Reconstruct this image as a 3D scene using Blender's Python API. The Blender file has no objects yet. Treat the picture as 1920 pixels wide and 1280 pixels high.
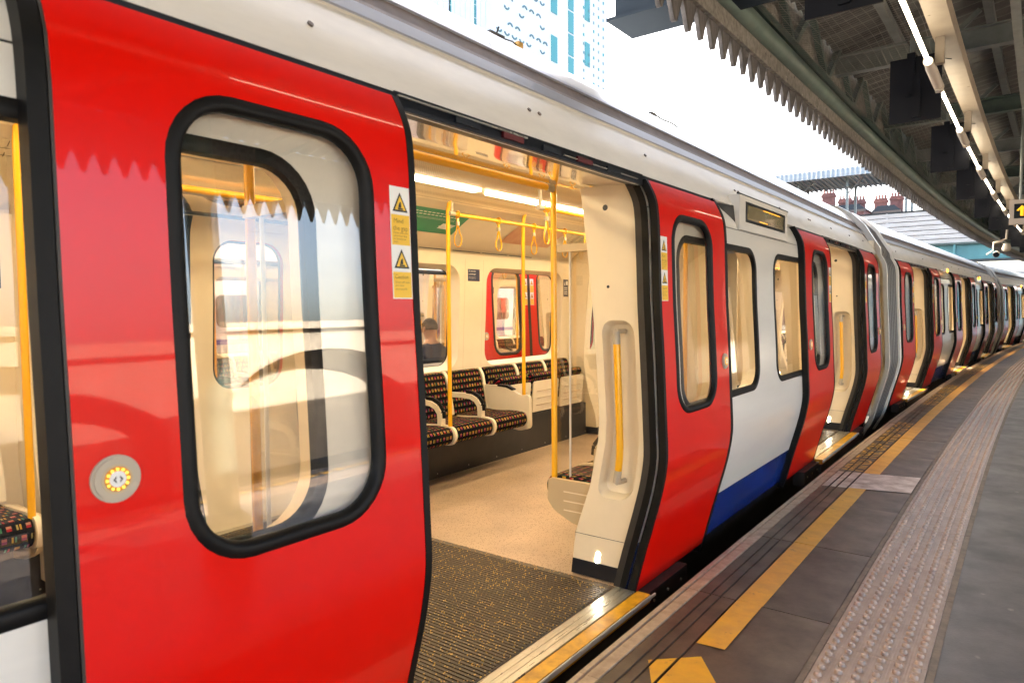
import bpy, math, random
import numpy as np
from mathutils import Vector, Matrix
random.seed(7)
scene = bpy.context.scene
COL = scene.collection

# ------------------------------------------------------------------ camera, sky, sun, exposure
cam_d = bpy.data.cameras.new('camera'); cam = bpy.data.objects.new('camera', cam_d); COL.objects.link(cam)
YAW, PITCH, ROLL = 0.6404, 0.0501, -0.0067
fw = Vector((-math.sin(YAW)*math.cos(PITCH), math.cos(YAW)*math.cos(PITCH), -math.sin(PITCH)))
rt = Vector((math.cos(YAW), math.sin(YAW), 0)); up = rt.cross(fw)
r2 = rt*math.cos(ROLL)+up*math.sin(ROLL); u2 = -rt*math.sin(ROLL)+up*math.cos(ROLL)
m = Matrix((r2, u2, -fw)).transposed().to_4x4(); m.translation = Vector((0, 0, 1.36)); cam.matrix_world = m
cam_d.sensor_width = 36; cam_d.sensor_fit = 'HORIZONTAL'; cam_d.lens = 1284.9/1920*36
cam_d.clip_start = 0.05; cam_d.clip_end = 2000
cam_d.dof.use_dof = True; cam_d.dof.focus_distance = 5.0; cam_d.dof.aperture_fstop = 5.0
scene.camera = cam

SUN_EL, SUN_AZ = math.radians(30), math.radians(-72)      # azimuth measured from +Y towards +X
sun_dir = Vector((math.sin(SUN_AZ)*math.cos(SUN_EL), math.cos(SUN_AZ)*math.cos(SUN_EL), math.sin(SUN_EL)))
world = bpy.data.worlds.new('World'); scene.world = world; world.use_nodes = True
wn = world.node_tree.nodes; wl = world.node_tree.links; wn.clear()
sky = wn.new('ShaderNodeTexSky'); sky.sky_type = 'NISHITA'; sky.sun_disc = False
sky.sun_elevation = SUN_EL; sky.sun_rotation = SUN_AZ
sky.air_density = 0.7; sky.dust_density = 5.0; sky.ozone_density = 0.3
bg = wn.new('ShaderNodeBackground'); bg.inputs['Strength'].default_value = 0.15
wo = wn.new('ShaderNodeOutputWorld'); wl.new(sky.outputs[0], bg.inputs[0]); wl.new(bg.outputs[0], wo.inputs[0])
sun_d = bpy.data.lights.new('sun', 'SUN'); sun = bpy.data.objects.new('sun', sun_d); COL.objects.link(sun)
sun_d.energy = 4.5; sun_d.angle = math.radians(0.5); sun_d.color = (1.0, 0.95, 0.88)
sun.rotation_euler = (-sun_dir).to_track_quat('-Z', 'Y').to_euler()
scene.view_settings.view_transform = 'Standard'; scene.view_settings.look = 'None'
scene.view_settings.gamma = 1.0; scene.view_settings.use_curve_mapping = False
scene.view_settings.exposure = 3.3
scene.view_settings.use_white_balance = True; scene.view_settings.white_balance_temperature = 7200; scene.view_settings.white_balance_tint = 8
scene.cycles.use_denoising = True
scene.cycles.max_bounces = 5; scene.cycles.diffuse_bounces = 3; scene.cycles.glossy_bounces = 3
scene.cycles.transparent_max_bounces = 14; scene.cycles.transmission_bounces = 2
scene.cycles.use_adaptive_sampling = True; scene.cycles.adaptive_threshold = 0.03
scene.cycles.sample_clamp_indirect = 6.0

# ------------------------------------------------------------------ materials
def lin(c):
    return tuple(((x/12.92) if x <= 0.04045 else ((x+0.055)/1.055)**2.4) for x in c)
MATS = {}
def mat(name, col, rough=0.5, metal=0.0, spec=0.5, coat=0.0, noise=0.0, nscale=8.0, ncol=None, bump=0.0, bscale=60.0, emit=None, estr=0.0, rnd=0.0, coat_rough=0.05, rvar=0.0, stretch=None):
    if name in MATS: return MATS[name]
    M = bpy.data.materials.new(name); M.use_nodes = True
    nt = M.node_tree; N = nt.nodes; L = nt.links
    p = N['Principled BSDF']
    p.inputs['Base Color'].default_value = (*col, 1); p.inputs['Roughness'].default_value = rough
    p.inputs['Metallic'].default_value = metal; p.inputs['Specular IOR Level'].default_value = spec
    p.inputs['Coat Weight'].default_value = coat; p.inputs['Coat Roughness'].default_value = coat_rough
    tc = N.new('ShaderNodeTexCoord')
    src = tc.outputs['Object']
    if stretch:
        mp = N.new('ShaderNodeMapping'); mp.inputs['Scale'].default_value = stretch; L.new(src, mp.inputs[0]); src = mp.outputs[0]
    last = None
    if noise > 0 or ncol:
        nz = N.new('ShaderNodeTexNoise'); nz.inputs['Scale'].default_value = nscale; nz.inputs['Detail'].default_value = 8; nz.inputs['Roughness'].default_value = 0.62
        L.new(src, nz.inputs['Vector'])
        ramp = N.new('ShaderNodeValToRGB'); ramp.color_ramp.elements[0].position = 0.35; ramp.color_ramp.elements[1].position = 0.68
        L.new(nz.outputs['Fac'], ramp.inputs[0])
        mx = N.new('ShaderNodeMix'); mx.data_type = 'RGBA'
        mx.inputs[6].default_value = (*col, 1)
        c2 = ncol if ncol else tuple(max(0, c*(1-noise)) for c in col)
        mx.inputs[7].default_value = (*c2, 1)
        L.new(ramp.outputs[0], mx.inputs[0]); last = mx.outputs[2]
        if rvar:
            mr = N.new('ShaderNodeMapRange'); mr.inputs[3].default_value = max(0.02, rough-rvar); mr.inputs[4].default_value = min(1, rough+rvar)
            L.new(nz.outputs['Fac'], mr.inputs[0]); L.new(mr.outputs[0], p.inputs['Roughness'])
    if rnd > 0:
        oi = N.new('ShaderNodeObjectInfo'); hs = N.new('ShaderNodeHueSaturation')
        mr2 = N.new('ShaderNodeMapRange'); mr2.inputs[3].default_value = 1-rnd; mr2.inputs[4].default_value = 1+rnd
        L.new(oi.outputs['Random'], mr2.inputs[0]); L.new(mr2.outputs[0], hs.inputs['Value'])
        if last: L.new(last, hs.inputs['Color'])
        else: hs.inputs['Color'].default_value = (*col, 1)
        last = hs.outputs[0]
    if last: L.new(last, p.inputs['Base Color'])
    if bump > 0:
        n2 = N.new('ShaderNodeTexNoise'); n2.inputs['Scale'].default_value = bscale; n2.inputs['Detail'].default_value = 6
        L.new(src, n2.inputs['Vector'])
        b = N.new('ShaderNodeBump'); b.inputs['Strength'].default_value = bump; b.inputs['Distance'].default_value = 0.004
        L.new(n2.outputs['Fac'], b.inputs['Height']); L.new(b.outputs[0], p.inputs['Normal'])
    if emit:
        p.inputs['Emission Color'].default_value = (*emit, 1); p.inputs['Emission Strength'].default_value = estr
    if emit and name not in ('saloon_lamp', 'fluorescent_tube'): M.cycles.emission_sampling = 'NONE'
    MATS[name] = M
    return M
def glass_mat(name, tint, refl=0.06, rough=0.0):
    M = bpy.data.materials.new(name); M.use_nodes = True; nt = M.node_tree; N = nt.nodes; L = nt.links; N.clear()
    o = N.new('ShaderNodeOutputMaterial'); t = N.new('ShaderNodeBsdfTransparent'); t.inputs[0].default_value = (*tint, 1)
    g = N.new('ShaderNodeBsdfGlossy'); g.inputs['Roughness'].default_value = rough; g.inputs[0].default_value = (1, 1, 1, 1)
    lw = N.new('ShaderNodeLayerWeight'); lw.inputs['Blend'].default_value = 0.5     # facing, the same from both sides
    pw = N.new('ShaderNodeMath'); pw.operation = 'POWER'; pw.inputs[1].default_value = 5.0; L.new(lw.outputs['Facing'], pw.inputs[0])
    ml = N.new('ShaderNodeMath'); ml.operation = 'MULTIPLY_ADD'; ml.inputs[1].default_value = 0.93; ml.inputs[2].default_value = refl; ml.use_clamp = True
    L.new(pw.outputs[0], ml.inputs[0])
    mx = N.new('ShaderNodeMixShader'); L.new(ml.outputs[0], mx.inputs[0]); L.new(t.outputs[0], mx.inputs[1]); L.new(g.outputs[0], mx.inputs[2])
    L.new(mx.outputs[0], o.inputs[0]); MATS[name] = M
    return M
def _base_src(M):
    p = M.node_tree.nodes['Principled BSDF']; i = p.inputs['Base Color']
    return p, (i.links[0].from_socket if i.links else None), tuple(i.default_value)
def overlay(M, fac, col):
    nt = M.node_tree; p, src, dv = _base_src(M); mx = nt.nodes.new('ShaderNodeMix'); mx.data_type = 'RGBA'
    nt.links.new(fac, mx.inputs[0]); mx.inputs[7].default_value = (*col, 1)
    if src: nt.links.new(src, mx.inputs[6])
    else: mx.inputs[6].default_value = dv
    nt.links.new(mx.outputs[2], p.inputs['Base Color'])
def spots(M, scale, thr, col, keep=0.5):
    """scattered round stains (gum, droppings): voronoi cells, only some of them"""
    nt = M.node_tree; N = nt.nodes; L = nt.links; tc = N.new('ShaderNodeTexCoord'); nz = N.new('ShaderNodeTexNoise'); nz.inputs['Scale'].default_value = scale*2.5
    v = N.new('ShaderNodeTexVoronoi'); v.inputs['Scale'].default_value = scale
    ad = N.new('ShaderNodeMixRGB') if False else N.new('ShaderNodeVectorMath'); ad.operation = 'MULTIPLY_ADD'; ad.inputs[1].default_value = (.25/scale,)*3
    L.new(tc.outputs['Object'], nz.inputs['Vector']); L.new(nz.outputs['Color'], ad.inputs[0]); L.new(tc.outputs['Object'], ad.inputs[2]); L.new(ad.outputs[0], v.inputs['Vector'])
    mr = N.new('ShaderNodeMapRange'); mr.inputs[1].default_value = thr; mr.inputs[2].default_value = thr*0.6; L.new(v.outputs['Distance'], mr.inputs[0])
    sc = N.new('ShaderNodeSeparateColor'); L.new(v.outputs['Color'], sc.inputs[0])
    g = N.new('ShaderNodeMath'); g.operation = 'LESS_THAN'; g.inputs[1].default_value = keep; L.new(sc.outputs[0], g.inputs[0])
    m_ = N.new('ShaderNodeMath'); m_.operation = 'MULTIPLY'; L.new(mr.outputs[0], m_.inputs[0]); L.new(g.outputs[0], m_.inputs[1])
    overlay(M, m_.outputs[0], col)
def worn(M, scale, lo, hi, col, stretch=(1, 1, 1)):
    """paint rubbed or chipped off along a noise"""
    nt = M.node_tree; N = nt.nodes; L = nt.links; tc = N.new('ShaderNodeTexCoord'); mp = N.new('ShaderNodeMapping'); mp.inputs['Scale'].default_value = stretch
    nz = N.new('ShaderNodeTexNoise'); nz.inputs['Scale'].default_value = scale; nz.inputs['Detail'].default_value = 10; nz.inputs['Roughness'].default_value = .7
    L.new(tc.outputs['Object'], mp.inputs[0]); L.new(mp.outputs[0], nz.inputs['Vector'])
    mr = N.new('ShaderNodeMapRange'); mr.inputs[1].default_value = lo; mr.inputs[2].default_value = hi; L.new(nz.outputs['Fac'], mr.inputs[0]); overlay(M, mr.outputs[0], col)
RED = mat('red_paint', (0.78, 0.005, 0.002), 0.30, spec=0.15, coat=0.55, coat_rough=0.03, noise=0.07, nscale=3.0, bump=0.018, bscale=5)
worn(RED, 1.4, .50, 1.25, (.62, .012, .006), (1, 1, .3))
WHITE = mat('white_paint', (0.80, 0.76, 0.69), 0.28, coat=0.6, coat_rough=0.08, noise=0.10, nscale=3, bump=0.01, bscale=7, stretch=(1, 0.3, 2))
CANT = mat('cantrail_paint', (0.72, 0.68, 0.62), 0.45, spec=0.3, coat=0.15, coat_rough=0.2, noise=0.13, nscale=5, bump=0.015, bscale=7, stretch=(1, 0.5, 2))
ROOFM = mat('roof_paint', (0.70, 0.71, 0.72), 0.35, coat=0.4, coat_rough=0.12, noise=0.25, nscale=4, stretch=(1, 0.25, 1))
GUTM = mat('gutter_grey', (0.36, 0.38, 0.45), 0.3, noise=0.2, nscale=6, stretch=(1, 0.2, 1))
GUTD = mat('gutter_channel', (0.16, 0.12, 0.10), 0.6, noise=0.4, nscale=9)  # shade of the recessed channel put into its dark brown
BLUE = mat('blue_paint', (0.004, 0.045, 0.33), 0.25, coat=0.8, coat_rough=0.08, noise=0.35, nscale=3, ncol=(0.012, 0.035, 0.17))
BLACK = mat('black_rubber', (0.0035, 0.0032, 0.003), 0.5, spec=0.22, noise=0.5, nscale=12, ncol=(0.007, 0.006, 0.0055), bump=0.05, bscale=40)
BLACKG = mat('black_gloss', (0.010, 0.012, 0.018), 0.3)
SKIRT = mat('underframe_black', (0.022, 0.019, 0.017), 0.55, noise=0.6, nscale=7, ncol=(0.05, 0.038, 0.03), bump=0.2, bscale=30)
GREYSEAL = mat('grey_seal', (0.04, 0.033, 0.028), 0.5, noise=0.3, nscale=10)
BEIGE = mat('beige_plastic', (0.80, 0.68, 0.50), 0.32, coat=0.25, coat_rough=0.15, noise=0.06, nscale=5)
BEIGED = mat('beige_plastic_dark', (0.52, 0.40, 0.25), 0.4, noise=0.08, nscale=6)
SOFFIT = mat('door_soffit', (0.88, 0.76, 0.58), 0.12, metal=0.6, coat=1.0, coat_rough=0.03)
YEL = mat('yellow_rail', (0.86, 0.42, 0.008), 0.28, coat=0.5)
GREYP = mat('grey_bracket', (0.45, 0.38, 0.29), 0.4)
STEEL = mat('sill_aluminium', (0.62, 0.58, 0.50), 0.3, metal=0.7, noise=0.3, nscale=10, rvar=0.12, stretch=(8, 0.6, 1))
YSILL = mat('sill_yellow', (0.80, 0.42, 0.02), 0.35, noise=0.35, nscale=14, ncol=(0.45, 0.22, 0.02), rvar=0.15)
CLEARG = glass_mat('door_glass', (0.93, 0.90, 0.84), 0.135)
FARG = glass_mat('window_glass', (0.90, 0.88, 0.84), 0.07)
LAMP = mat('saloon_lamp', (1, 1, 1), 0.5, emit=(1.0, 0.84, 0.58), estr=3.3)
LEDW = mat('sill_led', (1, 1, 1), 0.5, emit=(1.0, 0.95, 0.85), estr=9.0)
ORANGE = mat('orange_lamp', (1, .4, .02), 0.5, emit=(1.0, 0.36, 0.02), estr=2.2)
ORDIM = mat('orange_led_dim', (.6, .25, .02), 0.5, emit=(1.0, 0.42, 0.03), estr=.2)
SCREEN = mat('display_screen', (0.30, 0.24, 0.13), 0.12, coat=1.0)
KICK = mat('seat_kick_plate', (0.030, 0.025, 0.022), 0.4, noise=0.4, nscale=6)
CREAMW = mat('white_decal', (0.82, 0.80, 0.76), 0.4)
DECALY = mat('yellow_decal', (0.88, 0.52, 0.03), 0.4)
DECALK = mat('black_print', (0.02, 0.02, 0.02), 0.5)
BROWNP = mat('brown_print', (0.35, 0.20, 0.03), 0.5)
NAVY = mat('navy_notice', (0.01, 0.015, 0.06), 0.4)
GREENP = mat('green_poster', (0.03, 0.30, 0.17), 0.4, noise=0.25, nscale=2)
POSTER = mat('cream_poster', (0.74, 0.62, 0.42), 0.4)
PICT = mat('picture_poster', (0.62, 0.30, 0.18), 0.4, noise=0.6, nscale=5, ncol=(0.75, 0.45, 0.25))

def floor_mat(name, base, speck, scale, thr, rough):
    M = bpy.data.materials.new(name); M.use_nodes = True; nt = M.node_tree; N = nt.nodes; L = nt.links; p = N['Principled BSDF']
    tc = N.new('ShaderNodeTexCoord'); v = N.new('ShaderNodeTexVoronoi'); v.inputs['Scale'].default_value = scale
    L.new(tc.outputs['Object'], v.inputs['Vector'])
    r = N.new('ShaderNodeMath'); r.operation = 'LESS_THAN'; r.inputs[1].default_value = thr; L.new(v.outputs['Distance'], r.inputs[0])
    wnz = N.new('ShaderNodeSeparateColor'); L.new(v.outputs['Color'], wnz.inputs[0])
    gt = N.new('ShaderNodeMath'); gt.operation = 'GREATER_THAN'; gt.inputs[1].default_value = 0.55; L.new(wnz.outputs[0], gt.inputs[0])
    ml = N.new('ShaderNodeMath'); ml.operation = 'MULTIPLY'; L.new(r.outputs[0], ml.inputs[0]); L.new(gt.outputs[0], ml.inputs[1])
    nz = N.new('ShaderNodeTexNoise'); nz.inputs['Scale'].default_value = 2.3; nz.inputs['Detail'].default_value = 6; L.new(tc.outputs['Object'], nz.inputs['Vector'])
    rp = N.new('ShaderNodeValToRGB'); rp.color_ramp.elements[0].position = 0.38; rp.color_ramp.elements[1].position = 0.75
    rp.color_ramp.elements[0].color = (*base, 1); rp.color_ramp.elements[1].color = (*[c*0.66 for c in base], 1); L.new(nz.outputs['Fac'], rp.inputs[0])
    mx = N.new('ShaderNodeMix'); mx.data_type = 'RGBA'; L.new(ml.outputs[0], mx.inputs[0]); L.new(rp.outputs[0], mx.inputs[6]); mx.inputs[7].default_value = (*speck, 1)
    L.new(mx.outputs[2], p.inputs['Base Color']); p.inputs['Roughness'].default_value = rough
    MATS[name] = M
    return M
FLOOR = floor_mat('speckled_floor', (0.50, 0.36, 0.25), (0.13, 0.08, 0.045), 105, 0.33, 0.32)
MAT_ = floor_mat('door_mat', (0.085, 0.060, 0.042), (0.55, 0.33, 0.08), 80, 0.30, 0.5)

def moquette():
    M = bpy.data.materials.new('moquette'); M.use_nodes = True; nt = M.node_tree; N = nt.nodes; L = nt.links; p = N['Principled BSDF']
    uv = N.new('ShaderNodeUVMap'); sx = N.new('ShaderNodeSeparateXYZ'); L.new(uv.outputs[0], sx.inputs[0])
    def mth(op, a, b=None, c=None):
        n = N.new('ShaderNodeMath'); n.operation = op
        for i, x in enumerate((a, b, c)):
            if x is None: continue
            if isinstance(x, (int, float)): n.inputs[i].default_value = x
            else: L.new(x, n.inputs[i])
        return n.outputs[0]
    U = mth('MULTIPLY', sx.outputs[0], 27.0); V = mth('MULTIPLY', sx.outputs[1], 19.0)
    row = mth('FLOOR', V); U = mth('ADD', U, mth('MULTIPLY', row, 0.37))
    fu, fv, cu = mth('FRACT', U), mth('FRACT', V), mth('FLOOR', U)
    par = mth('MODULO', mth('ADD', cu, row), 2.0)
    a = mth('MULTIPLY', mth('LESS_THAN', mth('ABSOLUTE', mth('SUBTRACT', fu, 0.5)), 0.27), mth('LESS_THAN', mth('ABSOLUTE', mth('SUBTRACT', fv, 0.5)), 0.24))
    bars = mth('GREATER_THAN', mth('ABSOLUTE', mth('SUBTRACT', fu, 0.5)), 0.07)
    mask = mth('MULTIPLY', a, mth('MAXIMUM', mth('GREATER_THAN', par, 0.5), bars))
    seg = mth('GREATER_THAN', fu, 0.5); segv = mth('GREATER_THAN', fv, 0.5)
    key = mth('ADD', mth('MULTIPLY', par, mth('MULTIPLY', segv, 0.25)), mth('ADD', mth('MULTIPLY', par, 0.5), mth('MULTIPLY', mth('SUBTRACT', 1.0, par), mth('MULTIPLY', seg, 0.25))))
    cb = N.new('ShaderNodeCombineXYZ'); L.new(cu, cb.inputs[0]); L.new(row, cb.inputs[1])
    w = N.new('ShaderNodeTexWhiteNoise'); L.new(cb.outputs[0], w.inputs['Vector'])
    key = mth('FRACT', mth('ADD', key, mth('MULTIPLY', mth('FLOOR', mth('MULTIPLY', w.outputs['Value'], 2.6)), 0.125)))
    rp = N.new('ShaderNodeValToRGB'); cr = rp.color_ramp; cr.interpolation = 'CONSTANT'
    cols = [(0, (0.38, 0.20, 0.02)), (0.125, (0.30, 0.24, 0.08)), (0.25, (0.03, 0.14, 0.08)), (0.375, (0.40, 0.22, 0.03)), (0.5, (0.24, 0.006, 0.015)), (0.625, (0.16, 0.012, 0.08)), (0.75, (0.34, 0.15, 0.10)), (0.875, (0.32, 0.08, 0.06))]
    cr.elements[0].position = 0; cr.elements[0].color = (*cols[0][1], 1); cr.elements[1].position = cols[1][0]; cr.elements[1].color = (*cols[1][1], 1)
    for q, c in cols[2:]:
        e = cr.elements.new(q); e.color = (*c, 1)
    L.new(key, rp.inputs[0])
    mx = N.new('ShaderNodeMix'); mx.data_type = 'RGBA'; L.new(mask, mx.inputs[0]); mx.inputs[6].default_value = (0.0022, 0.0018, 0.0025, 1); L.new(rp.outputs[0], mx.inputs[7])
    L.new(mx.outputs[2], p.inputs['Base Color']); p.inputs['Roughness'].default_value = 0.9; p.inputs['Specular IOR Level'].default_value = 0.15
    MATS['moquette'] = M
    return M
MOQ = moquette()
def perf():
    M = bpy.data.materials.new('perforated_ceiling'); M.use_nodes = True; nt = M.node_tree; N = nt.nodes; L = nt.links; p = N['Principled BSDF']
    tc = N.new('ShaderNodeTexCoord'); v = N.new('ShaderNodeTexVoronoi'); v.inputs['Scale'].default_value = 62; v.inputs['Randomness'].default_value = 0.0
    L.new(tc.outputs['Object'], v.inputs['Vector'])
    r = N.new('ShaderNodeMath'); r.operation = 'LESS_THAN'; r.inputs[1].default_value = 0.30; L.new(v.outputs['Distance'], r.inputs[0])
    mx = N.new('ShaderNodeMix'); mx.data_type = 'RGBA'; L.new(r.outputs[0], mx.inputs[0]); mx.inputs[6].default_value = (0.78, 0.66, 0.46, 1); mx.inputs[7].default_value = (0.30, 0.2, 0.09, 1)
    L.new(mx.outputs[2], p.inputs['Base Color']); p.inputs['Roughness'].default_value = 0.4; MATS['perf'] = M
    return M
PERF = perf()

# ------------------------------------------------------------------ mesh helpers
class MB:
    def __init__(self): self.v = []; self.f = []; self.mi = []; self.n = None; self.uv = {}
    def add(self, vs, fs, m=0):
        b = len(self.v); self.v += [tuple(map(float, x)) for x in vs]
        for f in fs: self.f.append(tuple(b+i for i in f)); self.mi.append(m)
        return self
    def box(self, x0, x1, y0, y1, z0, z1, m=0, fn=None):
        vs = [(x0, y0, z0), (x1, y0, z0), (x1, y1, z0), (x0, y1, z0), (x0, y0, z1), (x1, y0, z1), (x1, y1, z1), (x0, y1, z1)]
        if fn: vs = [fn(*q) for q in vs]
        return self.add(vs, [(0, 3, 2, 1), (4, 5, 6, 7), (0, 1, 5, 4), (1, 2, 6, 5), (2, 3, 7, 6), (3, 0, 4, 7)], m)
    def bar(self, a, b, w, h, m=0, upv=(0, 0, 1)):
        a, b = Vector(a), Vector(b); d = (b-a).normalized(); s = d.cross(Vector(upv))
        if s.length < 1e-4: s = d.cross(Vector((1, 0, 0)))
        s.normalize(); u = s.cross(d)
        vs = []
        for q in (a, b):
            for i, j in ((-1, -1), (1, -1), (1, 1), (-1, 1)): vs.append(q+s*(i*w/2)+u*(j*h/2))
        return self.add(vs, [(0, 1, 2, 3), (7, 6, 5, 4), (0, 4, 5, 1), (1, 5, 6, 2), (2, 6, 7, 3), (3, 7, 4, 0)], m)
    def tube(self, pts, r, n=10, m=0, closed=False, caps=True, flat=None):
        pts = [Vector(p) for p in pts]; k = len(pts); vs = []; pv = None
        for i, p in enumerate(pts):
            a = pts[(i-1) % k] if (closed or i > 0) else p; b = pts[(i+1) % k] if (closed or i < k-1) else p
            t = (b-a).normalized()
            if pv is None:
                ref = Vector((0, 0, 1)) if abs(t.z) < 0.9 else Vector((1, 0, 0)); pv = t.cross(ref).normalized()
            else:
                pv = (pv-t*pv.dot(t)).normalized()
            w = t.cross(pv); rr = r[i] if isinstance(r, (list, tuple)) else r
            for j in range(n):
                an = 2*math.pi*j/n
                vs.append(p+pv*(rr*math.cos(an))+w*((flat if flat else rr)*math.sin(an)))
        fs = []
        for i in range(k if closed else k-1):
            for j in range(n):
                fs.append((i*n+j, i*n+(j+1) % n, ((i+1) % k)*n+(j+1) % n, ((i+1) % k)*n+j))
        if caps and not closed: fs += [tuple(range(n-1, -1, -1)), tuple(range((k-1)*n, k*n))]
        return self.add(vs, fs, m)
    def extrude(self, poly, f0, f1, m=0, caps=True, closed=True):
        """poly: list of 2d; f0,f1: map 2d->3d at both ends"""
        n = len(poly); vs = [f0(*q) for q in poly]+[f1(*q) for q in poly]
        fs = [(i, (i+1) % n, n+(i+1) % n, n+i) for i in range(n if closed else n-1)]
        if caps: fs += [tuple(range(n-1, -1, -1)), tuple(range(n, 2*n))]
        return self.add(vs, fs, m)
    def disc(self, c, nrm, r, m=0, n=20, ry=None, h=0.0, upv=(0, 0, 1)):
        c = Vector(c); nr = Vector(nrm).normalized(); s = nr.cross(Vector(upv)).normalized(); u = s.cross(nr) if True else None
        ring = [c+nr*h+s*(r*math.cos(2*math.pi*i/n))+u*((ry or r)*math.sin(2*math.pi*i/n)) for i in range(n)]
        if h:
            base = [q-nr*h for q in ring]
            return self.add(ring+base, [tuple(range(n))]+[(i, n+i, n+(i+1) % n, (i+1) % n) for i in range(n)], m)
        return self.add(ring, [tuple(range(n))], m)
    def mesh(self, name, mats, smooth=None, recalc=True):
        me = bpy.data.meshes.new(name); me.from_pydata(self.v, [], self.f)
        for mm in (mats if isinstance(mats, (list, tuple)) else [mats]): me.materials.append(mm)
        if any(self.mi): me.polygons.foreach_set('material_index', self.mi)
        if recalc:
            import bmesh
            b = bmesh.new(); b.from_mesh(me); bmesh.ops.recalc_face_normals(b, faces=b.faces); b.to_mesh(me); b.free()
        if smooth is not None:
            me.polygons.foreach_set('use_smooth', [True]*len(me.polygons))
            me.set_sharp_from_angle(angle=math.radians(smooth))
        if self.n is not None:
            me.polygons.foreach_set('use_smooth', [True]*len(me.polygons))
            me.normals_split_custom_set_from_vertices(self.n)
        if self.uv:
            ul = me.uv_layers.new(name='UVMap')
            for lp in me.loops: ul.data[lp.index].uv = self.uv.get(lp.vertex_index, (0, 0))
        me.update()
        return me
    def build(self, name, mats, parent=None, smooth=None, recalc=True, loc=None, rz=None):
        return put(name, self.mesh(name, mats, smooth, recalc), parent, loc, rz)
def put(name, me, parent=None, loc=None, rz=None):
    o = bpy.data.objects.new(name, me); COL.objects.link(o)
    if parent: o.parent = parent
    if loc is not None: o.location = loc
    if rz is not None: o.rotation_euler = (0, 0, rz)
    return o
def empty(name, loc=(0, 0, 0), rz=0, parent=None):
    o = bpy.data.objects.new(name, None); COL.objects.link(o); o.location = loc; o.rotation_euler = (0, 0, rz); o.empty_display_size = 0.2
    if parent: o.parent = parent
    return o
def tag(o, label=None, cat=None, group=None, kind=None):
    if label: o['label'] = label
    if cat: o['category'] = cat
    if group: o['group'] = group
    if kind: o['kind'] = kind
    return o
def kids(o): return [c for c in ALL() if c.parent == o]
def ALL(): return list(COL.objects)
def copy_tree(o, parent=None, skip=()):
    ch = {}
    for c in COL.objects:
        if c.parent: ch.setdefault(c.parent.name, []).append(c)
    def rec(q, par):
        d = q.copy(); COL.objects.link(d); d.parent = par
        for c in ch.get(q.name, []):
            if not any(c.name.startswith(x) for x in skip): rec(c, d)
        return d
    return rec(o, parent)
VSUB = 7
def rrect(y0, y1, z0, z1, r, k=6, ry=None):
    """rounded rectangle; the two vertical sides are subdivided so that they can follow the carriage profile"""
    pts = []; ry = ry or r
    for c, (cy, cz, a0) in enumerate(((y1-ry, z1-r, 0), (y0+ry, z1-r, 90), (y0+ry, z0+r, 180), (y1-ry, z0+r, 270))):
        for i in range(k+1):
            a = math.radians(a0+90*i/k); pts.append((cy+ry*math.cos(a), cz+r*math.sin(a)))
        if c == 1: pts += [(y0, z1-r+(z0+r-z1+r)*i/VSUB) for i in range(1, VSUB)]
        if c == 3: pts += [(y1, z0+r+(z1-r-z0-r)*i/VSUB) for i in range(1, VSUB)]
    return pts
def rect_match(y0, y1, z0, z1, hole, k=6):
    """points on a rectangle matched one to one to the rrect(hole) points"""
    ins = rrect(*hole, k); pts = []; h = k//2; q = 0
    for c, (cy, cz, vf) in enumerate(((y1, z1, True), (y0, z1, False), (y0, z0, True), (y1, z0, False))):
        e0, e1 = ins[q], ins[q+k]
        for i in range(k+1):
            if i <= h:
                t = i/h; pts.append((cy, e0[1]+(cz-e0[1])*t) if vf else (e0[0]+(cy-e0[0])*t, cz))
            else:
                t = (i-h)/h; pts.append((cy+(e1[0]-cy)*t, cz) if vf else (cy, cz+(e1[1]-cz)*t))
        q += k+1
        if c in (1, 3):
            for i in range(VSUB-1): pts.append((cy, ins[q][1])); q += 1
    return ins, pts
def text2d(s, size, align='LEFT', space=1.0):
    cu = bpy.data.curves.new('t', 'FONT'); cu.body = s; cu.size = size; cu.align_x = align; cu.resolution_u = 2; cu.space_character = space
    o = bpy.data.objects.new('t', cu); COL.objects.link(o)
    dg = bpy.context.evaluated_depsgraph_get(); me = o.evaluated_get(dg).to_mesh()
    vs = [(v.co.x, v.co.y) for v in me.vertices]; fs = [tuple(p.vertices) for p in me.polygons]
    o.evaluated_get(dg).to_mesh_clear(); bpy.data.objects.remove(o); bpy.data.curves.remove(cu)
    return vs, fs

# ------------------------------------------------------------------ curved track frame
RC, XC, YC = 300.0, -2.813, 2.23
def W(s, l, z=0.0):
    return Vector((XC+RC-(RC-l)*math.cos(s/RC), YC+(RC-l)*math.sin(s/RC), z))
def hd(s): return -s/RC

# ------------------------------------------------------------------ carriage profile
_pz = [-.30, -.10, .13, .34, .46, .54, .60, .66, .79, 1.11, 1.36, 1.46, 1.74, 1.82, 1.87, 1.91, 1.967, 2.0, 2.08]
_pl = [1.228, 1.283, 1.343, 1.403, 1.435, 1.450, 1.459, 1.461, 1.455, 1.441, 1.425, 1.421, 1.413, 1.407, 1.399, 1.381, 1.351, 1.328, 1.27]
_zz = np.linspace(-.30, 2.08, 480); _ll = np.interp(_zz, _pz, _pl)
_k = np.exp(-0.5*(np.arange(-12, 13)/5.0)**2); _k /= _k.sum()
_ll = np.convolve(np.pad(_ll, 12, mode='edge'), _k, mode='valid'); _dl = np.gradient(_ll, _zz)
def prof(z): return float(np.interp(z, _zz, _ll))
def dprof(z): return float(np.interp(z, _zz, _dl))
ZROWS = [-.10, .02, .13, .24, .34, .40, .46, .50, .54, .57, .60, .63, .66, .70, .79]
TROWS = [1.77, 1.80, 1.83, 1.86, 1.885, 1.91, 1.935, 1.955, 1.975]
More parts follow.
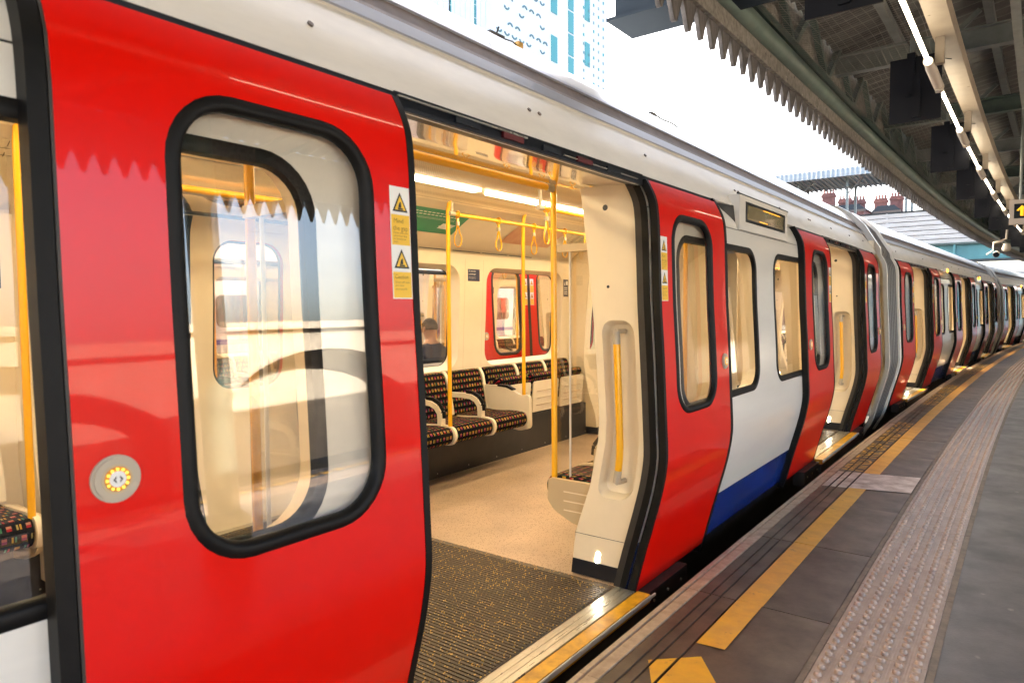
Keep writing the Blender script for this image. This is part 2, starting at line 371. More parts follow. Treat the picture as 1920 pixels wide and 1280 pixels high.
class Skin(MB):
    """surface given in (y,z), mapped on the carriage profile"""
    def __init__(self, off, sg): super().__init__(); self.off = off; self.sg = sg; self.n = []
    def P(self, y, z): return (self.sg*(prof(z)-self.off), y, z)
    def addyz(self, vs, fs, m=0):
        b = len(self.v)
        for y, z in vs:
            self.v.append(self.P(y, z)); d = dprof(z); q = math.sqrt(1+d*d); self.n.append((self.sg/q, 0, -d/q))
        # orient faces so that geometric normal agrees
        for f in fs:
            a = sum(vs[f[i]][0]*vs[f[(i+1) % len(f)]][1]-vs[f[(i+1) % len(f)]][0]*vs[f[i]][1] for i in range(len(f)))
            g = f if (a > 0) == (self.sg > 0) else tuple(reversed(f))
            self.f.append(tuple(b+i for i in g)); self.mi.append(m)
    def grid(self, y0, y1, zs, m=0):
        vs = []; fs = []
        for i, z in enumerate(zs): vs += [(y0, z), (y1, z)]
        for i in range(len(zs)-1): fs.append((2*i, 2*i+1, 2*i+3, 2*i+2))
        self.addyz(vs, fs, m)
    def holed(self, y0, y1, z0, z1, hole, m=0, rings=4):
        ins, out = rect_match(y0, y1, z0, z1, hole); n = len(ins); vs = []
        for r in range(rings+1):
            t = r/rings; vs += [(a[0]+(b[0]-a[0])*t, a[1]+(b[1]-a[1])*t) for a, b in zip(ins, out)]
        fs = [(r*n+i, r*n+(i+1) % n, (r+1)*n+(i+1) % n, (r+1)*n+i) for r in range(rings) for i in range(n)]
        self.addyz(vs, fs, m)
    def build(self, name, mats, parent=None, **k): return super().build(name, mats, parent, recalc=False)
def seal_ring(hole, w, h, off, sg, steps=5, inner=0.0):
    """rounded rubber ring lying outside 'hole' with width w, raised h above skin offset off"""
    b = MB(); y0, y1, z0, z1, r = hole
    rows = []
    for i in range(steps+1):
        t = i/steps; g = w*t; hh = off-h*math.sin(math.pi*min(1, 0.12+t*0.88))
        rows.append((g, hh))
    rows = [(-inner, off+0.02)]+rows
    n = 0
    for g, hh in rows:
        pts = rrect(y0-g, y1+g, z0-g, z1+g, r+g, 8); n = len(pts)
        b.v += [(sg*(prof(z)-hh), y, z) for y, z in pts]
    for i in range(len(rows)-1):
        for j in range(n): b.f.append((i*n+j, i*n+(j+1) % n, (i+1)*n+(j+1) % n, (i+1)*n+j)); b.mi.append(0)
    return b
def pane(hole, off, sg):
    b = MB(); y0, y1, z0, z1, r = hole; pts = rrect(y0, y1, z0, z1, r, 8)
    # slight plane through profile at both z
    def pl(z): t = (z-z0)/(z1-z0); return prof(z0)+(prof(z1)-prof(z0))*t
    b.add([(sg*(pl(z)-off), y, z) for y, z in pts], [tuple(range(len(pts)))])
    return b
def strip_along(zs, y0, y1, o0, o1, sg, m=0, b=None):
    """bar following the profile from z0..z1: box section between offsets o0 (outer) and o1 (inner)"""
    b = b or MB(); vs = []; fs = []
    for z in zs:
        p = prof(z); vs += [(sg*(p-o0), y0, z), (sg*(p-o0), y1, z), (sg*(p-o1), y1, z), (sg*(p-o1), y0, z)]
    for i in range(len(zs)-1):
        for j in range(4): fs.append((4*i+j, 4*i+(j+1) % 4, 4*i+4+(j+1) % 4, 4*i+4+j))
    n = len(zs)-1; fs += [(0, 3, 2, 1), (4*n, 4*n+1, 4*n+2, 4*n+3)]
    return b.add(vs, fs, m)
FULLZ = ZROWS+[.95, 1.11, 1.25, 1.36, 1.5, 1.65]+TROWS
LEAFW, RUB = 0.885, 0.025
BODY = 0.045

# ------------------------------------------------------------------ station ground, platform
DOORS = (-5.29, 0.0, 5.29)
HALF = 7.42
ASPH = mat('platform_asphalt', (0.150, 0.138, 0.138), 0.40, noise=0.45, nscale=3.5, ncol=(0.085, 0.08, 0.083), bump=0.25, bscale=90, rvar=0.18)
SLABM = mat('dark_slab', (0.115, 0.078, 0.055), 0.46, noise=0.35, nscale=5, ncol=(0.055, 0.037, 0.027), bump=0.15, bscale=120, rnd=0.16, rvar=0.14)
COPM = mat('coping_stone', (0.50, 0.37, 0.27), 0.55, noise=0.35, nscale=16, ncol=(0.33, 0.23, 0.16), bump=0.3, bscale=70, rnd=0.08)
TACTM = mat('tactile_tile', (0.40, 0.29, 0.23), 0.34, noise=0.3, nscale=10, ncol=(0.29, 0.20, 0.155), rnd=0.10, rvar=0.12)
def rib_bump(M, scale, dist):
    nt = M.node_tree; N = nt.nodes; L = nt.links; p = N['Principled BSDF']; tc = N.new('ShaderNodeTexCoord'); w = N.new('ShaderNodeTexWave'); w.inputs['Scale'].default_value = scale; w.bands_direction = 'X'
    L.new(tc.outputs['Object'], w.inputs['Vector']); bm = N.new('ShaderNodeBump'); bm.inputs['Strength'].default_value = 0.2; bm.inputs['Distance'].default_value = dist
    L.new(w.outputs['Fac'], bm.inputs['Height']); L.new(bm.outputs[0], p.inputs['Normal'])
rib_bump(TACTM, 30.0, 0.003)
BUMPM = mat('tactile_stud_glint', (0.46, 0.34, 0.27), 0.26, noise=0.3, nscale=25, ncol=(0.33, 0.24, 0.19))  # paler than the tile: glint on the stud tops put into the colour
GROUTM = mat('tactile_border', (0.22, 0.17, 0.13), 0.6, noise=0.4, nscale=20, bump=0.2, bscale=60)
LINEY = mat('yellow_line_paint', (0.78, 0.40, 0.03), 0.45, noise=0.35, nscale=11, ncol=(0.66, 0.33, 0.05), rvar=0.15)
PALES = mat('pale_slab_paint', (0.68, 0.60, 0.55), 0.5, noise=0.4, nscale=9, ncol=(0.38, 0.29, 0.24), rvar=0.15)
spots(ASPH, 3.2, .13, (.035, .032, .03), .35); spots(ASPH, 9.0, .16, (.24, .22, .2), .12); worn(ASPH, 1.1, .50, .85, (.07, .063, .06), (1, .35, 1))
spots(SLABM, 6.0, .12, (.03, .02, .015), .30); spots(SLABM, 11.0, .14, (.22, .17, .13), .10); worn(SLABM, 1.6, .52, .9, (.15, .105, .08))
worn(LINEY, 14, .60, .70, (.26, .15, .06)); worn(LINEY, 2.2, .48, .80, (.46, .26, .09)); worn(PALES, 5, .52, .75, (.22, .16, .12)); spots(COPM, 14, .2, (.10, .07, .05), .25)
DARKG = mat('ballast', (0.035, 0.03, 0.026), 0.9, noise=0.5, nscale=30, bump=0.6, bscale=40)
PWALL = mat('platform_wall_brick', (0.05, 0.04, 0.035), 0.9, noise=0.5, nscale=12)

def sheet(name, l0, l1, s0, s1, z, m, ds=2.0, parent=None):
    b = MB(); n = max(1, int((s1-s0)/ds)); vs = []
    for i in range(n+1):
        s = s0+(s1-s0)*i/n; vs += [W(s, l0, z), W(s, l1, z)]
    b.add(vs, [(2*i, 2*i+1, 2*i+3, 2*i+2) for i in range(n)])
    return b.build(name, m, parent)
def solid(name, l0, l1, z0, z1, s0, s1, m, ds=1.5, parent=None):
    b = MB(); n = max(1, int((s1-s0)/ds)); vs = []; fs = []
    for i in range(n+1):
        s = s0+(s1-s0)*i/n; vs += [W(s, l0, z0), W(s, l1, z0), W(s, l1, z1), W(s, l0, z1)]
    for i in range(n):
        for j in range(4): fs.append((4*i+j, 4*i+(j+1) % 4, 4*i+4+(j+1) % 4, 4*i+4+j))
    fs += [(0, 1, 2, 3), (4*n+3, 4*n+2, 4*n+1, 4*n)]
    b.add(vs, fs)
    return b.build(name, m, parent)
g = MB(); g.add([(-900, -900, -1.10), (900, -900, -1.10), (900, 900, -1.10), (-900, 900, -1.10)], [(0, 1, 2, 3)])
tag(g.build('ground', DARKG), kind='structure')
S0, S1 = -8.0, 62.0
plat = tag(solid('platform', 2.583, 6.55, -0.9, 0.0, S0, S1, ASPH), kind='structure')
solid('edge_tactile', 5.75, 6.10, -.02, .004, S0, S1, TACTM, parent=plat); solid('edge_line', 6.22, 6.34, -.02, .003, S0, S1, LINEY, parent=plat); solid('edge_coping', 6.36, 6.57, -.02, .004, S0, S1, COPM, parent=plat)
tag(solid('platform_wall', 1.60, 2.59, -1.08, -0.07, S0, S1, PWALL), kind='structure')
# coping stones, grooved slabs and tactile tiles, each an object of its own
PITCH_S = 0.97
def slab_mesh(pr, ln, mname, mm):
    b = MB(); b.extrude(pr, lambda l, z: (l, -ln/2, z), lambda l, z: (l, ln/2, z))
    return b.mesh(mname, mm)
cop = slab_mesh([(1.512, -.09), (1.598, -.09), (1.600, -.003), (1.597, .0), (1.549, .0), (1.546, -.009), (1.541, -.009), (1.538, .001), (1.517, .001), (1.512, -.005)], PITCH_S-0.007, 'coping_stone', COPM)
gr = [(1.603, -.07), (2.180, -.07), (2.183, -.067), (2.183, -.001), (2.180, .0)]
for c in (1.780, 1.709, 1.660): gr += [(c+.0055, .0), (c+.004, -.006), (c-.004, -.006), (c-.0055, .0)]
gr += [(1.606, .0), (1.603, -.003)]
slb = slab_mesh(gr, PITCH_S-0.009, 'paving_slab', SLABM)
ylm = MB(); ylm.box(1.787, 1.900, -(PITCH_S-.008)/2, (PITCH_S-.008)/2, -0.002, 0.0025); ylm = ylm.mesh('yellow_line', LINEY)
tb = MB(); tb.box(2.211, 2.559, -.1840, .1840, -.03, .002)
for i in range(6):
    for j in range(6):
        cx = 2.211+.030+i*.0576; cy = -.1840+.031+j*.0613; ring = []
        for r, z in ((.0150, .0012), (.0136, .0105), (.0085, .0155)):
            ring.append([(cx+r*math.cos(2*math.pi*q/9), cy+r*math.sin(2*math.pi*q/9), z) for q in range(9)])
        fs = [(k*9+q, k*9+(q+1) % 9, (k+1)*9+(q+1) % 9, (k+1)*9+q) for k in range(2) for q in range(9)]+[tuple(range(18, 27))]
        tb.add(sum(ring, []), fs, 1)
tactm = tb.mesh('tactile_tile', [TACTM, BUMPM], smooth=40)
bd = MB()
for l0, l1 in ((2.186, 2.209), (2.561, 2.588)): bd.box(l0, l1, -.1865, .1865, -.03, .003)
bdm = bd.mesh('tile_border', GROUTM)
i = 0; s = 0.885-PITCH_S*8.5
while s < S1-1:
    p = W(s, 0); rz = hd(s)
    for nm, me in (('coping_stone', cop), ('paving_slab', slb)):
        o = put(nm, me, plat, (p.x, p.y, random.uniform(-.002, .0015)), rz+random.uniform(-.001, .001))
        if nm == 'paving_slab' and s > 0.9: put('yellow_line', ylm, o)
    s += PITCH_S; i += 1
s = 0.52-0.375*14
while s < 46:
    p = W(s, 0)
    t = put('tactile_tile', tactm, plat, (p.x, p.y, random.uniform(-.0008, .001)), hd(s)); put('tile_border', bdm, t)
    s += 0.3735
tag(solid('tactile_paving', 2.186, 2.594, -.04, .001, 46, S1, TACTM, parent=plat), kind='stuff')
def flat_poly(name, pts, z, m, parent, cut=True):
    import bmesh
    b = bmesh.new(); vs = [b.verts.new((*p, 0)) for p in pts[0]] if isinstance(pts, tuple) else None
    if isinstance(pts, tuple):
        for f in pts[1]: b.faces.new([vs[q] for q in f])
    else:
        b.faces.new([b.verts.new((*p, 0)) for p in pts])
    if cut:
        for c in (1.660, 1.709, 1.780):
            for e in (c-.006, c+.006):
                bmesh.ops.bisect_plane(b, geom=b.verts[:]+b.edges[:]+b.faces[:], plane_co=(e, 0, 0), plane_no=(1, 0, 0))
        dele = [f for f in b.faces if any(abs(f.calc_center_median().x-c) < .0058 for c in (1.660, 1.709, 1.780))]
        bmesh.ops.delete(b, geom=dele, context='FACES')
    for v in b.verts: v.co = W(v.co.y, v.co.x, z)
    bmesh.ops.recalc_face_normals(b, faces=b.faces)
    for f in b.faces:
        if f.normal.z < 0: f.normal_flip()
    me = bpy.data.meshes.new(name); b.to_mesh(me); b.free(); me.materials.append(m)
    return put(name, me, parent)
flat_poly('yellow_marking', [(1.69, .14), (1.78, -.02), (1.97, .12), (1.845, .285)], .0035, LINEY, plat)
flat_poly('yellow_marking', [(1.787, .380), (1.900, .392), (1.900, .882), (1.787, .882)], .003, LINEY, plat)
flat_poly('pale_marking', [(1.612, 3.27), (1.612, 3.83), (2.180, 3.96), (2.180, 3.41)], .0045, PALES, plat)
TXT = mat('yellow_lettering', (0.80, 0.45, 0.05), 0.45, noise=0.3, nscale=30)
def platform_text(string, s0, s1):
    vs, fs = text2d(string, 1.0)
    w = max(v[0] for v in vs); h = max(v[1] for v in vs)
    pts = [(1.772-v[1]/h*.160, s0+v[0]/w*(s1-s0)) for v in vs]
    flat_poly('lettering', (pts, fs), .003, TXT, plat)
platform_text('MIND THE GAP - MIND THE GAP', 3.92, 6.80)
platform_text('MIND THE GAP - MIND THE GAP', 8.55, 11.45)
platform_text('MIND THE GAP - MIND THE GAP', 13.8, 16.7)

# ------------------------------------------------------------------ carriage
def leaf_meshes(sg, d):
    """d=-1: leaf lies at negative y from its leading edge; returns dict of meshes"""
    def Y(a): return d*a
    def span(a, b): return (min(Y(a), Y(b)), max(Y(a), Y(b)))
    a0, a1 = span(RUB, RUB+LEAFW); out = {}
    w0, w1 = span(RUB+.128+.036, RUB+.128+.565-.036); hole = (w0, w1, .842, 1.793, .125)
    ph = (w0-.016, w1+.016, .826, 1.809, .141)
    sk = Skin(0, sg); zz = [z for z in ZROWS if z >= -.10]; zz[0] = -.07
    sk.grid(a0, a1, zz); sk.holed(a0, a1, .79, 1.84, ph); sk.grid(a0, a1, [1.84, 1.86, 1.885, 1.91, 1.93, 1.95, 1.967])
    bk = Skin(.035, -sg); bk.sg = sg
    b2 = Skin(.035, sg); b2.grid(a0, a1, zz, 1); b2.holed(a0, a1, .79, 1.84, ph, 1); b2.grid(a0, a1, [1.84, 1.91, 1.967], 1)
    nb = len(sk.v); sk.v += b2.v; sk.n += [tuple(-c for c in q) for q in b2.n]; sk.f += [tuple(nb+q for q in reversed(f)) for f in b2.f]; sk.mi += b2.mi
    out['door_leaf'] = sk.mesh('door_leaf', [RED, BEIGE], recalc=False)
    out['window_seal'] = seal_ring(hole, .032, .008, .0, sg, inner=.004).mesh('window_seal', BLACK, smooth=60)
    out['glass_pane'] = pane((w0-.01, w1+.01, .835, 1.80, .13), .014, sg).mesh('glass_pane', CLEARG)
    e0, e1 = span(0, RUB); b = strip_along([-.07]+ZROWS[1:]+[.95, 1.11, 1.36, 1.65, 1.77, 1.83, 1.86, 1.885, 1.91, 1.94, 1.967], e0, e1, -.002, .036, sg)
    out['edge_seal'] = b.mesh('edge_seal', BLACK, smooth=40)
    t0, t1 = span(RUB+LEAFW, RUB+LEAFW+.006); out['edge_trim'] = strip_along([-.07]+ZROWS[1:]+[.95, 1.36, 1.77, 1.86, 1.91, 1.967], t0, t1, -.0005, .036, sg).mesh('edge_trim', GREYSEAL)
    bt = MB(); yb = Y(RUB+LEAFW-.068); zb = 1.042; x = sg*prof(zb); nx = (sg, 0, -dprof(zb)*1.0)
    for r, h, mm in ((.045, .006, 0), (.040, .010, 0), (.028, .011, 1), (.0235, .012, 2), (.0150, .0135, 3)):
        bt.disc((x, yb, zb), nx, r, mm, n=28, h=h)
    for k in range(12):
        an = 2*math.pi*k/12; bt.disc((x+sg*.0122, yb+.019*math.cos(an), zb+.019*math.sin(an)), nx, .0026, 4, n=8, h=.001)
    for q in (-1, 1):
        bt.add([(x+sg*.0142, yb+q*.009, zb), (x+sg*.0142, yb+q*.003, zb+.007), (x+sg*.0142, yb+q*.003, zb+.003), (x+sg*.0142, yb+q*.0055, zb), (x+sg*.0142, yb+q*.003, zb-.003), (x+sg*.0142, yb+q*.003, zb-.007)], [(0, 1, 2, 3), (0, 3, 4, 5)], 5)
    out['door_button'] = bt.mesh('door_button', [GREYP, BEIGED, mat('button_amber', (.55, .24, .02), .3), CREAMW, mat('button_led', (.9, .45, .05), .4, emit=(1, .5, .06), estr=.35), DECALK], recalc=True)
    st = MB(); y0, y1 = span(RUB+.002, RUB+.077); zt, zb2 = 1.695, 1.385; off = -.0012
    def q3(y, z, o): return (sg*(prof(z)-o), y, z)
    def rect(ya, yb_, za, zb_, mm, o):
        n = max(1, int(abs(zb_-za)/.02)); vs = []
        for i in range(n+1): z = za+(zb_-za)*i/n; vs += [q3(ya, z, o), q3(yb_, z, o)]
        st.add(vs, [(2*i, 2*i+1, 2*i+3, 2*i+2) for i in range(n)], mm)
    rect(y0, y1, zb2, zt, 0, off)
    H = zt-zb2
    for a, b_ in ((.25, .52), (.76, .99)): rect(y0+.003, y1-.003, zt-H*b_, zt-H*a, 1, off-.0008)
    for a in (.055, .56):
        cy = (y0+y1)/2; z1 = zt-H*a; z0 = z1-.052
        for sc, mm, o in ((1, 2, .0008), (.72, 1, .0014)):
            zc = z0+.018; st.add([q3(cy-.029*sc, zc-.018*sc, off-o), q3(cy+.029*sc, zc-.018*sc, off-o), q3(cy, zc+.036*sc, off-o)], [(0, 1, 2)], mm)
        rect(cy-.009, cy+.011, z0+.006, z0+.010, 2, off-.002)
        st.add([q3(cy-.008, z0+.010, off-.002), q3(cy+.004, z0+.012, off-.002), q3(cy+.003, z0+.028, off-.002), q3(cy-.004, z0+.024, off-.002)], [(0, 1, 2, 3)], 2)
    def words(s, size, ycol, z, mm):
        vs, fs = text2d(s, size)
        yy = (y0+ycol) if sg > 0 else (y1-ycol)
        st.add([q3(yy+sg*v[0], z+v[1], off-.0018) for v in vs], fs, mm)
    words('Mind', .019, .010, zt-H*.325, 3); words('the gap', .019, .008, zt-H*.39, 3)
    for k, t in enumerate(('Please take care', 'when boarding', 'or leaving the', 'train')): words(t, .0085, .009, zt-H*(.42+.027*k), 3)
    words('Caution', .016, .008, zt-H*.82, 3)
    for k, t in enumerate(('Doors will open', 'and close', 'automatically')): words(t, .0085, .009, zt-H*(.86+.03*k), 3)
    out['warning_label'] = st.mesh('warning_label', [CREAMW, DECALY, DECALK, BROWNP], recalc=False)
    return out

def ring_wall(hole, o0, o1, sg, grow0=0, grow1=0):
    b = MB(); y0, y1, z0, z1, r = hole
    A = rrect(y0-grow0, y1+grow0, z0-grow0, z1+grow0, r+grow0, 6); B = rrect(y0-grow1, y1+grow1, z0-grow1, z1+grow1, r+grow1, 6); n = len(A)
    b.add([(sg*(prof(z)-o0), y, z) for y, z in A]+[(sg*(prof(z)-o1), y, z) for y, z in B], [(i, (i+1) % n, n+(i+1) % n, n+i) for i in range(n)])
    return b

def extr_y(poly, y0, y1, b=None, m=0, caps=False, closed=False):
    b = b or MB(); return b.extrude(poly, lambda l, z: (l, y0, z), lambda l, z: (l, y1, z), m, caps, closed)

LIN, LINZ = zip(*[(.915, -.06), (.94, .17), (1.03, .43), (1.083, .70), (1.085, .80), (1.06, 1.2), (1.044, 1.37), (1.02, 1.6), (.995, 1.8), (.97, 1.99)])
def l_in(z): return float(np.interp(z, LINZ, LIN))
def l_out(z): return prof(z)-.115
def standback_meshes(sg, d):
    """panel at y=0 facing -d (towards the door opening), body extends to +d"""
    def P(t, z, y=0.0): a = l_in(z); return (sg*(a+t*(l_out(z)-a)), d*y, z)
    b = MB(); hole = (.20, .86, .37, 1.30, .12)
    zl = [-.045, .0, .168, .172, .34]
    def grid(zs, m=0):
        vs = []; k = 5
        for z in zs:
            for i in range(k+1): vs.append(P(i/k, z))
        b.add(vs, [(r*(k+1)+i, r*(k+1)+i+1, (r+1)*(k+1)+i+1, (r+1)*(k+1)+i) for r in range(len(zs)-1) for i in range(k)], m)
    grid([.03, .10, .20, .29, .34]); grid([1.33, 1.45, 1.6, 1.7, 1.78, 1.84, 1.88, 1.91, 1.94, 1.965])
    # holed band
    def rr(y0, y1, z0, z1, ry, rz_): return rrect(y0, y1, z0, z1, rz_, 6, ry)
    ins = rr(.16, .86, .38, 1.29, .24, .075); n = len(ins)
    out = rect_match(0, 1, .34, 1.33, (.40, .62, .455, 1.215, .0001))[1]
    rows = []
    for t in (1.0, .6, .3, .0): rows.append([P(a[0]+(o[0]-a[0])*t, a[1]+(o[1]-a[1])*t) for a, o in zip(ins, out)])
    for g, dep in ((.0, .004), (.02, .016), (.05, .060), (.09, .070)):
        q = rr(.16+g, .86-g, .38+g*.45, 1.29-g*.45, .24-g, .075-g*.4); rows.append([P(y, z, dep) for y, z in q])
    fs = [(r*n+i, r*n+(i+1) % n, (r+1)*n+(i+1) % n, (r+1)*n+i) for r in range(len(rows)-1) for i in range(n)]+[tuple((len(rows)-1)*n+i for i in range(n))]
    b.add(sum(rows, []), fs)
    zs = [.03, .17, .34, .43, .7, .8, 1.2, 1.37, 1.6, 1.8, 1.965]
    for t, mm in ((0, 0), (1, 0)):
        vs = []
        for z in zs:
            for y in (0, .02, .12): vs.append(P(t, z, y) if y != 0 else P(t, z, 0))
        b.add(vs, [(3*i+j, 3*i+j+1, 3*i+4+j, 3*i+3+j) for i in range(len(zs)-1) for j in range(2)], mm)
    vs = [P(t, z, .12) for z in zs for t in (0, 1)]; b.add(vs, [(2*i, 2*i+1, 2*i+3, 2*i+2) for i in range(len(zs)-1)])
    out_ = {'standback_panel': b.mesh('standback_panel', BEIGE, smooth=35)}
    k = MB(); 
    for z0, z1 in ((-.05, .03),): k.add([P(0, z0, -.004), P(1, z0, -.004), P(1, z1, -.004), P(0, z1, -.004), P(0, z0, .1), P(1, z0, .1), P(1, z1, .1), P(0, z1, .1)], [(0, 1, 2, 3), (3, 2, 6, 7), (0, 4, 7, 3), (1, 5, 6, 2), (4, 5, 6, 7)])
    out_['kick_strip'] = k.mesh('kick_strip', BLACKG)
    sm = MB(); sm.add([P(0, .168, -.0012), P(1, .168, -.0012), P(1, .1705, -.0012), P(0, .1705, -.0012)], [(0, 1, 2, 3)])
    for t, z, r in ((.44, 1.855, .015), (.37, 1.459, .008)): sm.disc(P(t, z, -.001), (0, -d, 0), r, 0, 16)
    out_['panel_fixing'] = sm.mesh('panel_fixing', BLACKG)
    led = MB()
    for dz in (-.014, .014): led.disc(P(.52, .095+dz-.035, -.002), (0, -d, 0), .011, 0, 14, ry=.017)
    out_['step_lamp'] = led.mesh('step_lamp', LEDW)
    hb = MB(); pts = []; 
    def hl(z): return l_in(.8)+.115+(prof(z)-prof(.8))*.8
    zz = [.47+(1.235-.47)*i/12 for i in range(13)]
    pts = [(sg*hl(z), -d*.004, z) for z in zz]
    hb.tube(pts[1:-1], .0185, 12, 0)
    for e, f in ((0, 1), (-1, -2)):
        hb.tube([pts[e], pts[f]], .0195, 12, 1); q = Vector(pts[e]); hb.tube([q, q+Vector((sg*.012, d*.07, 0))], .013, 10, 1)
    out_['grab_handle'] = hb.mesh('grab_handle', [YEL, GREYP], smooth=40)
    return out_

def strap_mesh():
    b = MB(); n = 20; pts = []
    for i in range(n):
        a = 2*math.pi*i/n; w = .034*(1-0.55*math.cos(a))*0.8
        pts.append((0, math.sin(a)*w*(1.15 if math.cos(a) < .3 else .8), -.165+.085*math.cos(a)))
    b.tube(pts, .008, 6, 0, closed=True, flat=.0035)
    b.box(-.012, .012, -.011, .011, -.085, -.055, 1)
    b.tube([(.026*math.cos(t), 0, .026*math.sin(t)) for t in [2*math.pi*i/12 for i in range(12)]], .006, 6, 0, closed=True)
    b.box(-.005, .005, -.009, .009, -.06, -.026, 0)
    return b.mesh('hand_strap', [YEL, GREYP], smooth=40)

def cushion_mesh(pts, w, name, m=MOQ):
    """pts: closed section (d,z) ; swept along y over width w with rounded ends; UV for the fabric"""
    b = MB(); n = len(pts); cx = sum(p[0] for p in pts)/n; cz = sum(p[1] for p in pts)/n
    ys = [(-w/2, .90), (-w/2+.006, .97), (-w/2+.02, 1.0), (w/2-.02, 1.0), (w/2-.006, .97), (w/2, .90)]
    per = [0]
    for i in range(n): per.append(per[-1]+math.hypot(pts[(i+1) % n][0]-pts[i][0], pts[(i+1) % n][1]-pts[i][1]))
    for y, sc in ys:
        for i, (x, z) in enumerate(pts):
            b.uv[len(b.v)] = (y, per[i]); b.v.append((cx+(x-cx)*sc, y, cz+(z-cz)*sc))
    for r in range(len(ys)-1):
        for i in range(n): b.f.append((r*n+i, r*n+(i+1) % n, (r+1)*n+(i+1) % n, (r+1)*n+i)); b.mi.append(0)
    b.f += [tuple(range(n-1, -1, -1)), tuple(range((len(ys)-1)*n, len(ys)*n))]; b.mi += [0, 0]
    return b.mesh(name, m, smooth=50)
def rpoly(p, r, k=3):
    """round the corners of polygon p"""
    out = []
    n = len(p)
    for i in range(n):
        a, c, e = Vector(p[i-1]), Vector(p[i]), Vector(p[(i+1) % n]); u = (a-c); v = (e-c)
        rr = min(r, u.length*.45, v.length*.45); u.normalize(); v.normalize()
        for j in range(k+1):
            t = j/k; q = (c+u*rr)*(1-t)**2+c*2*t*(1-t)+(c+v*rr)*t*t; out.append((q.x, q.y))
    return out

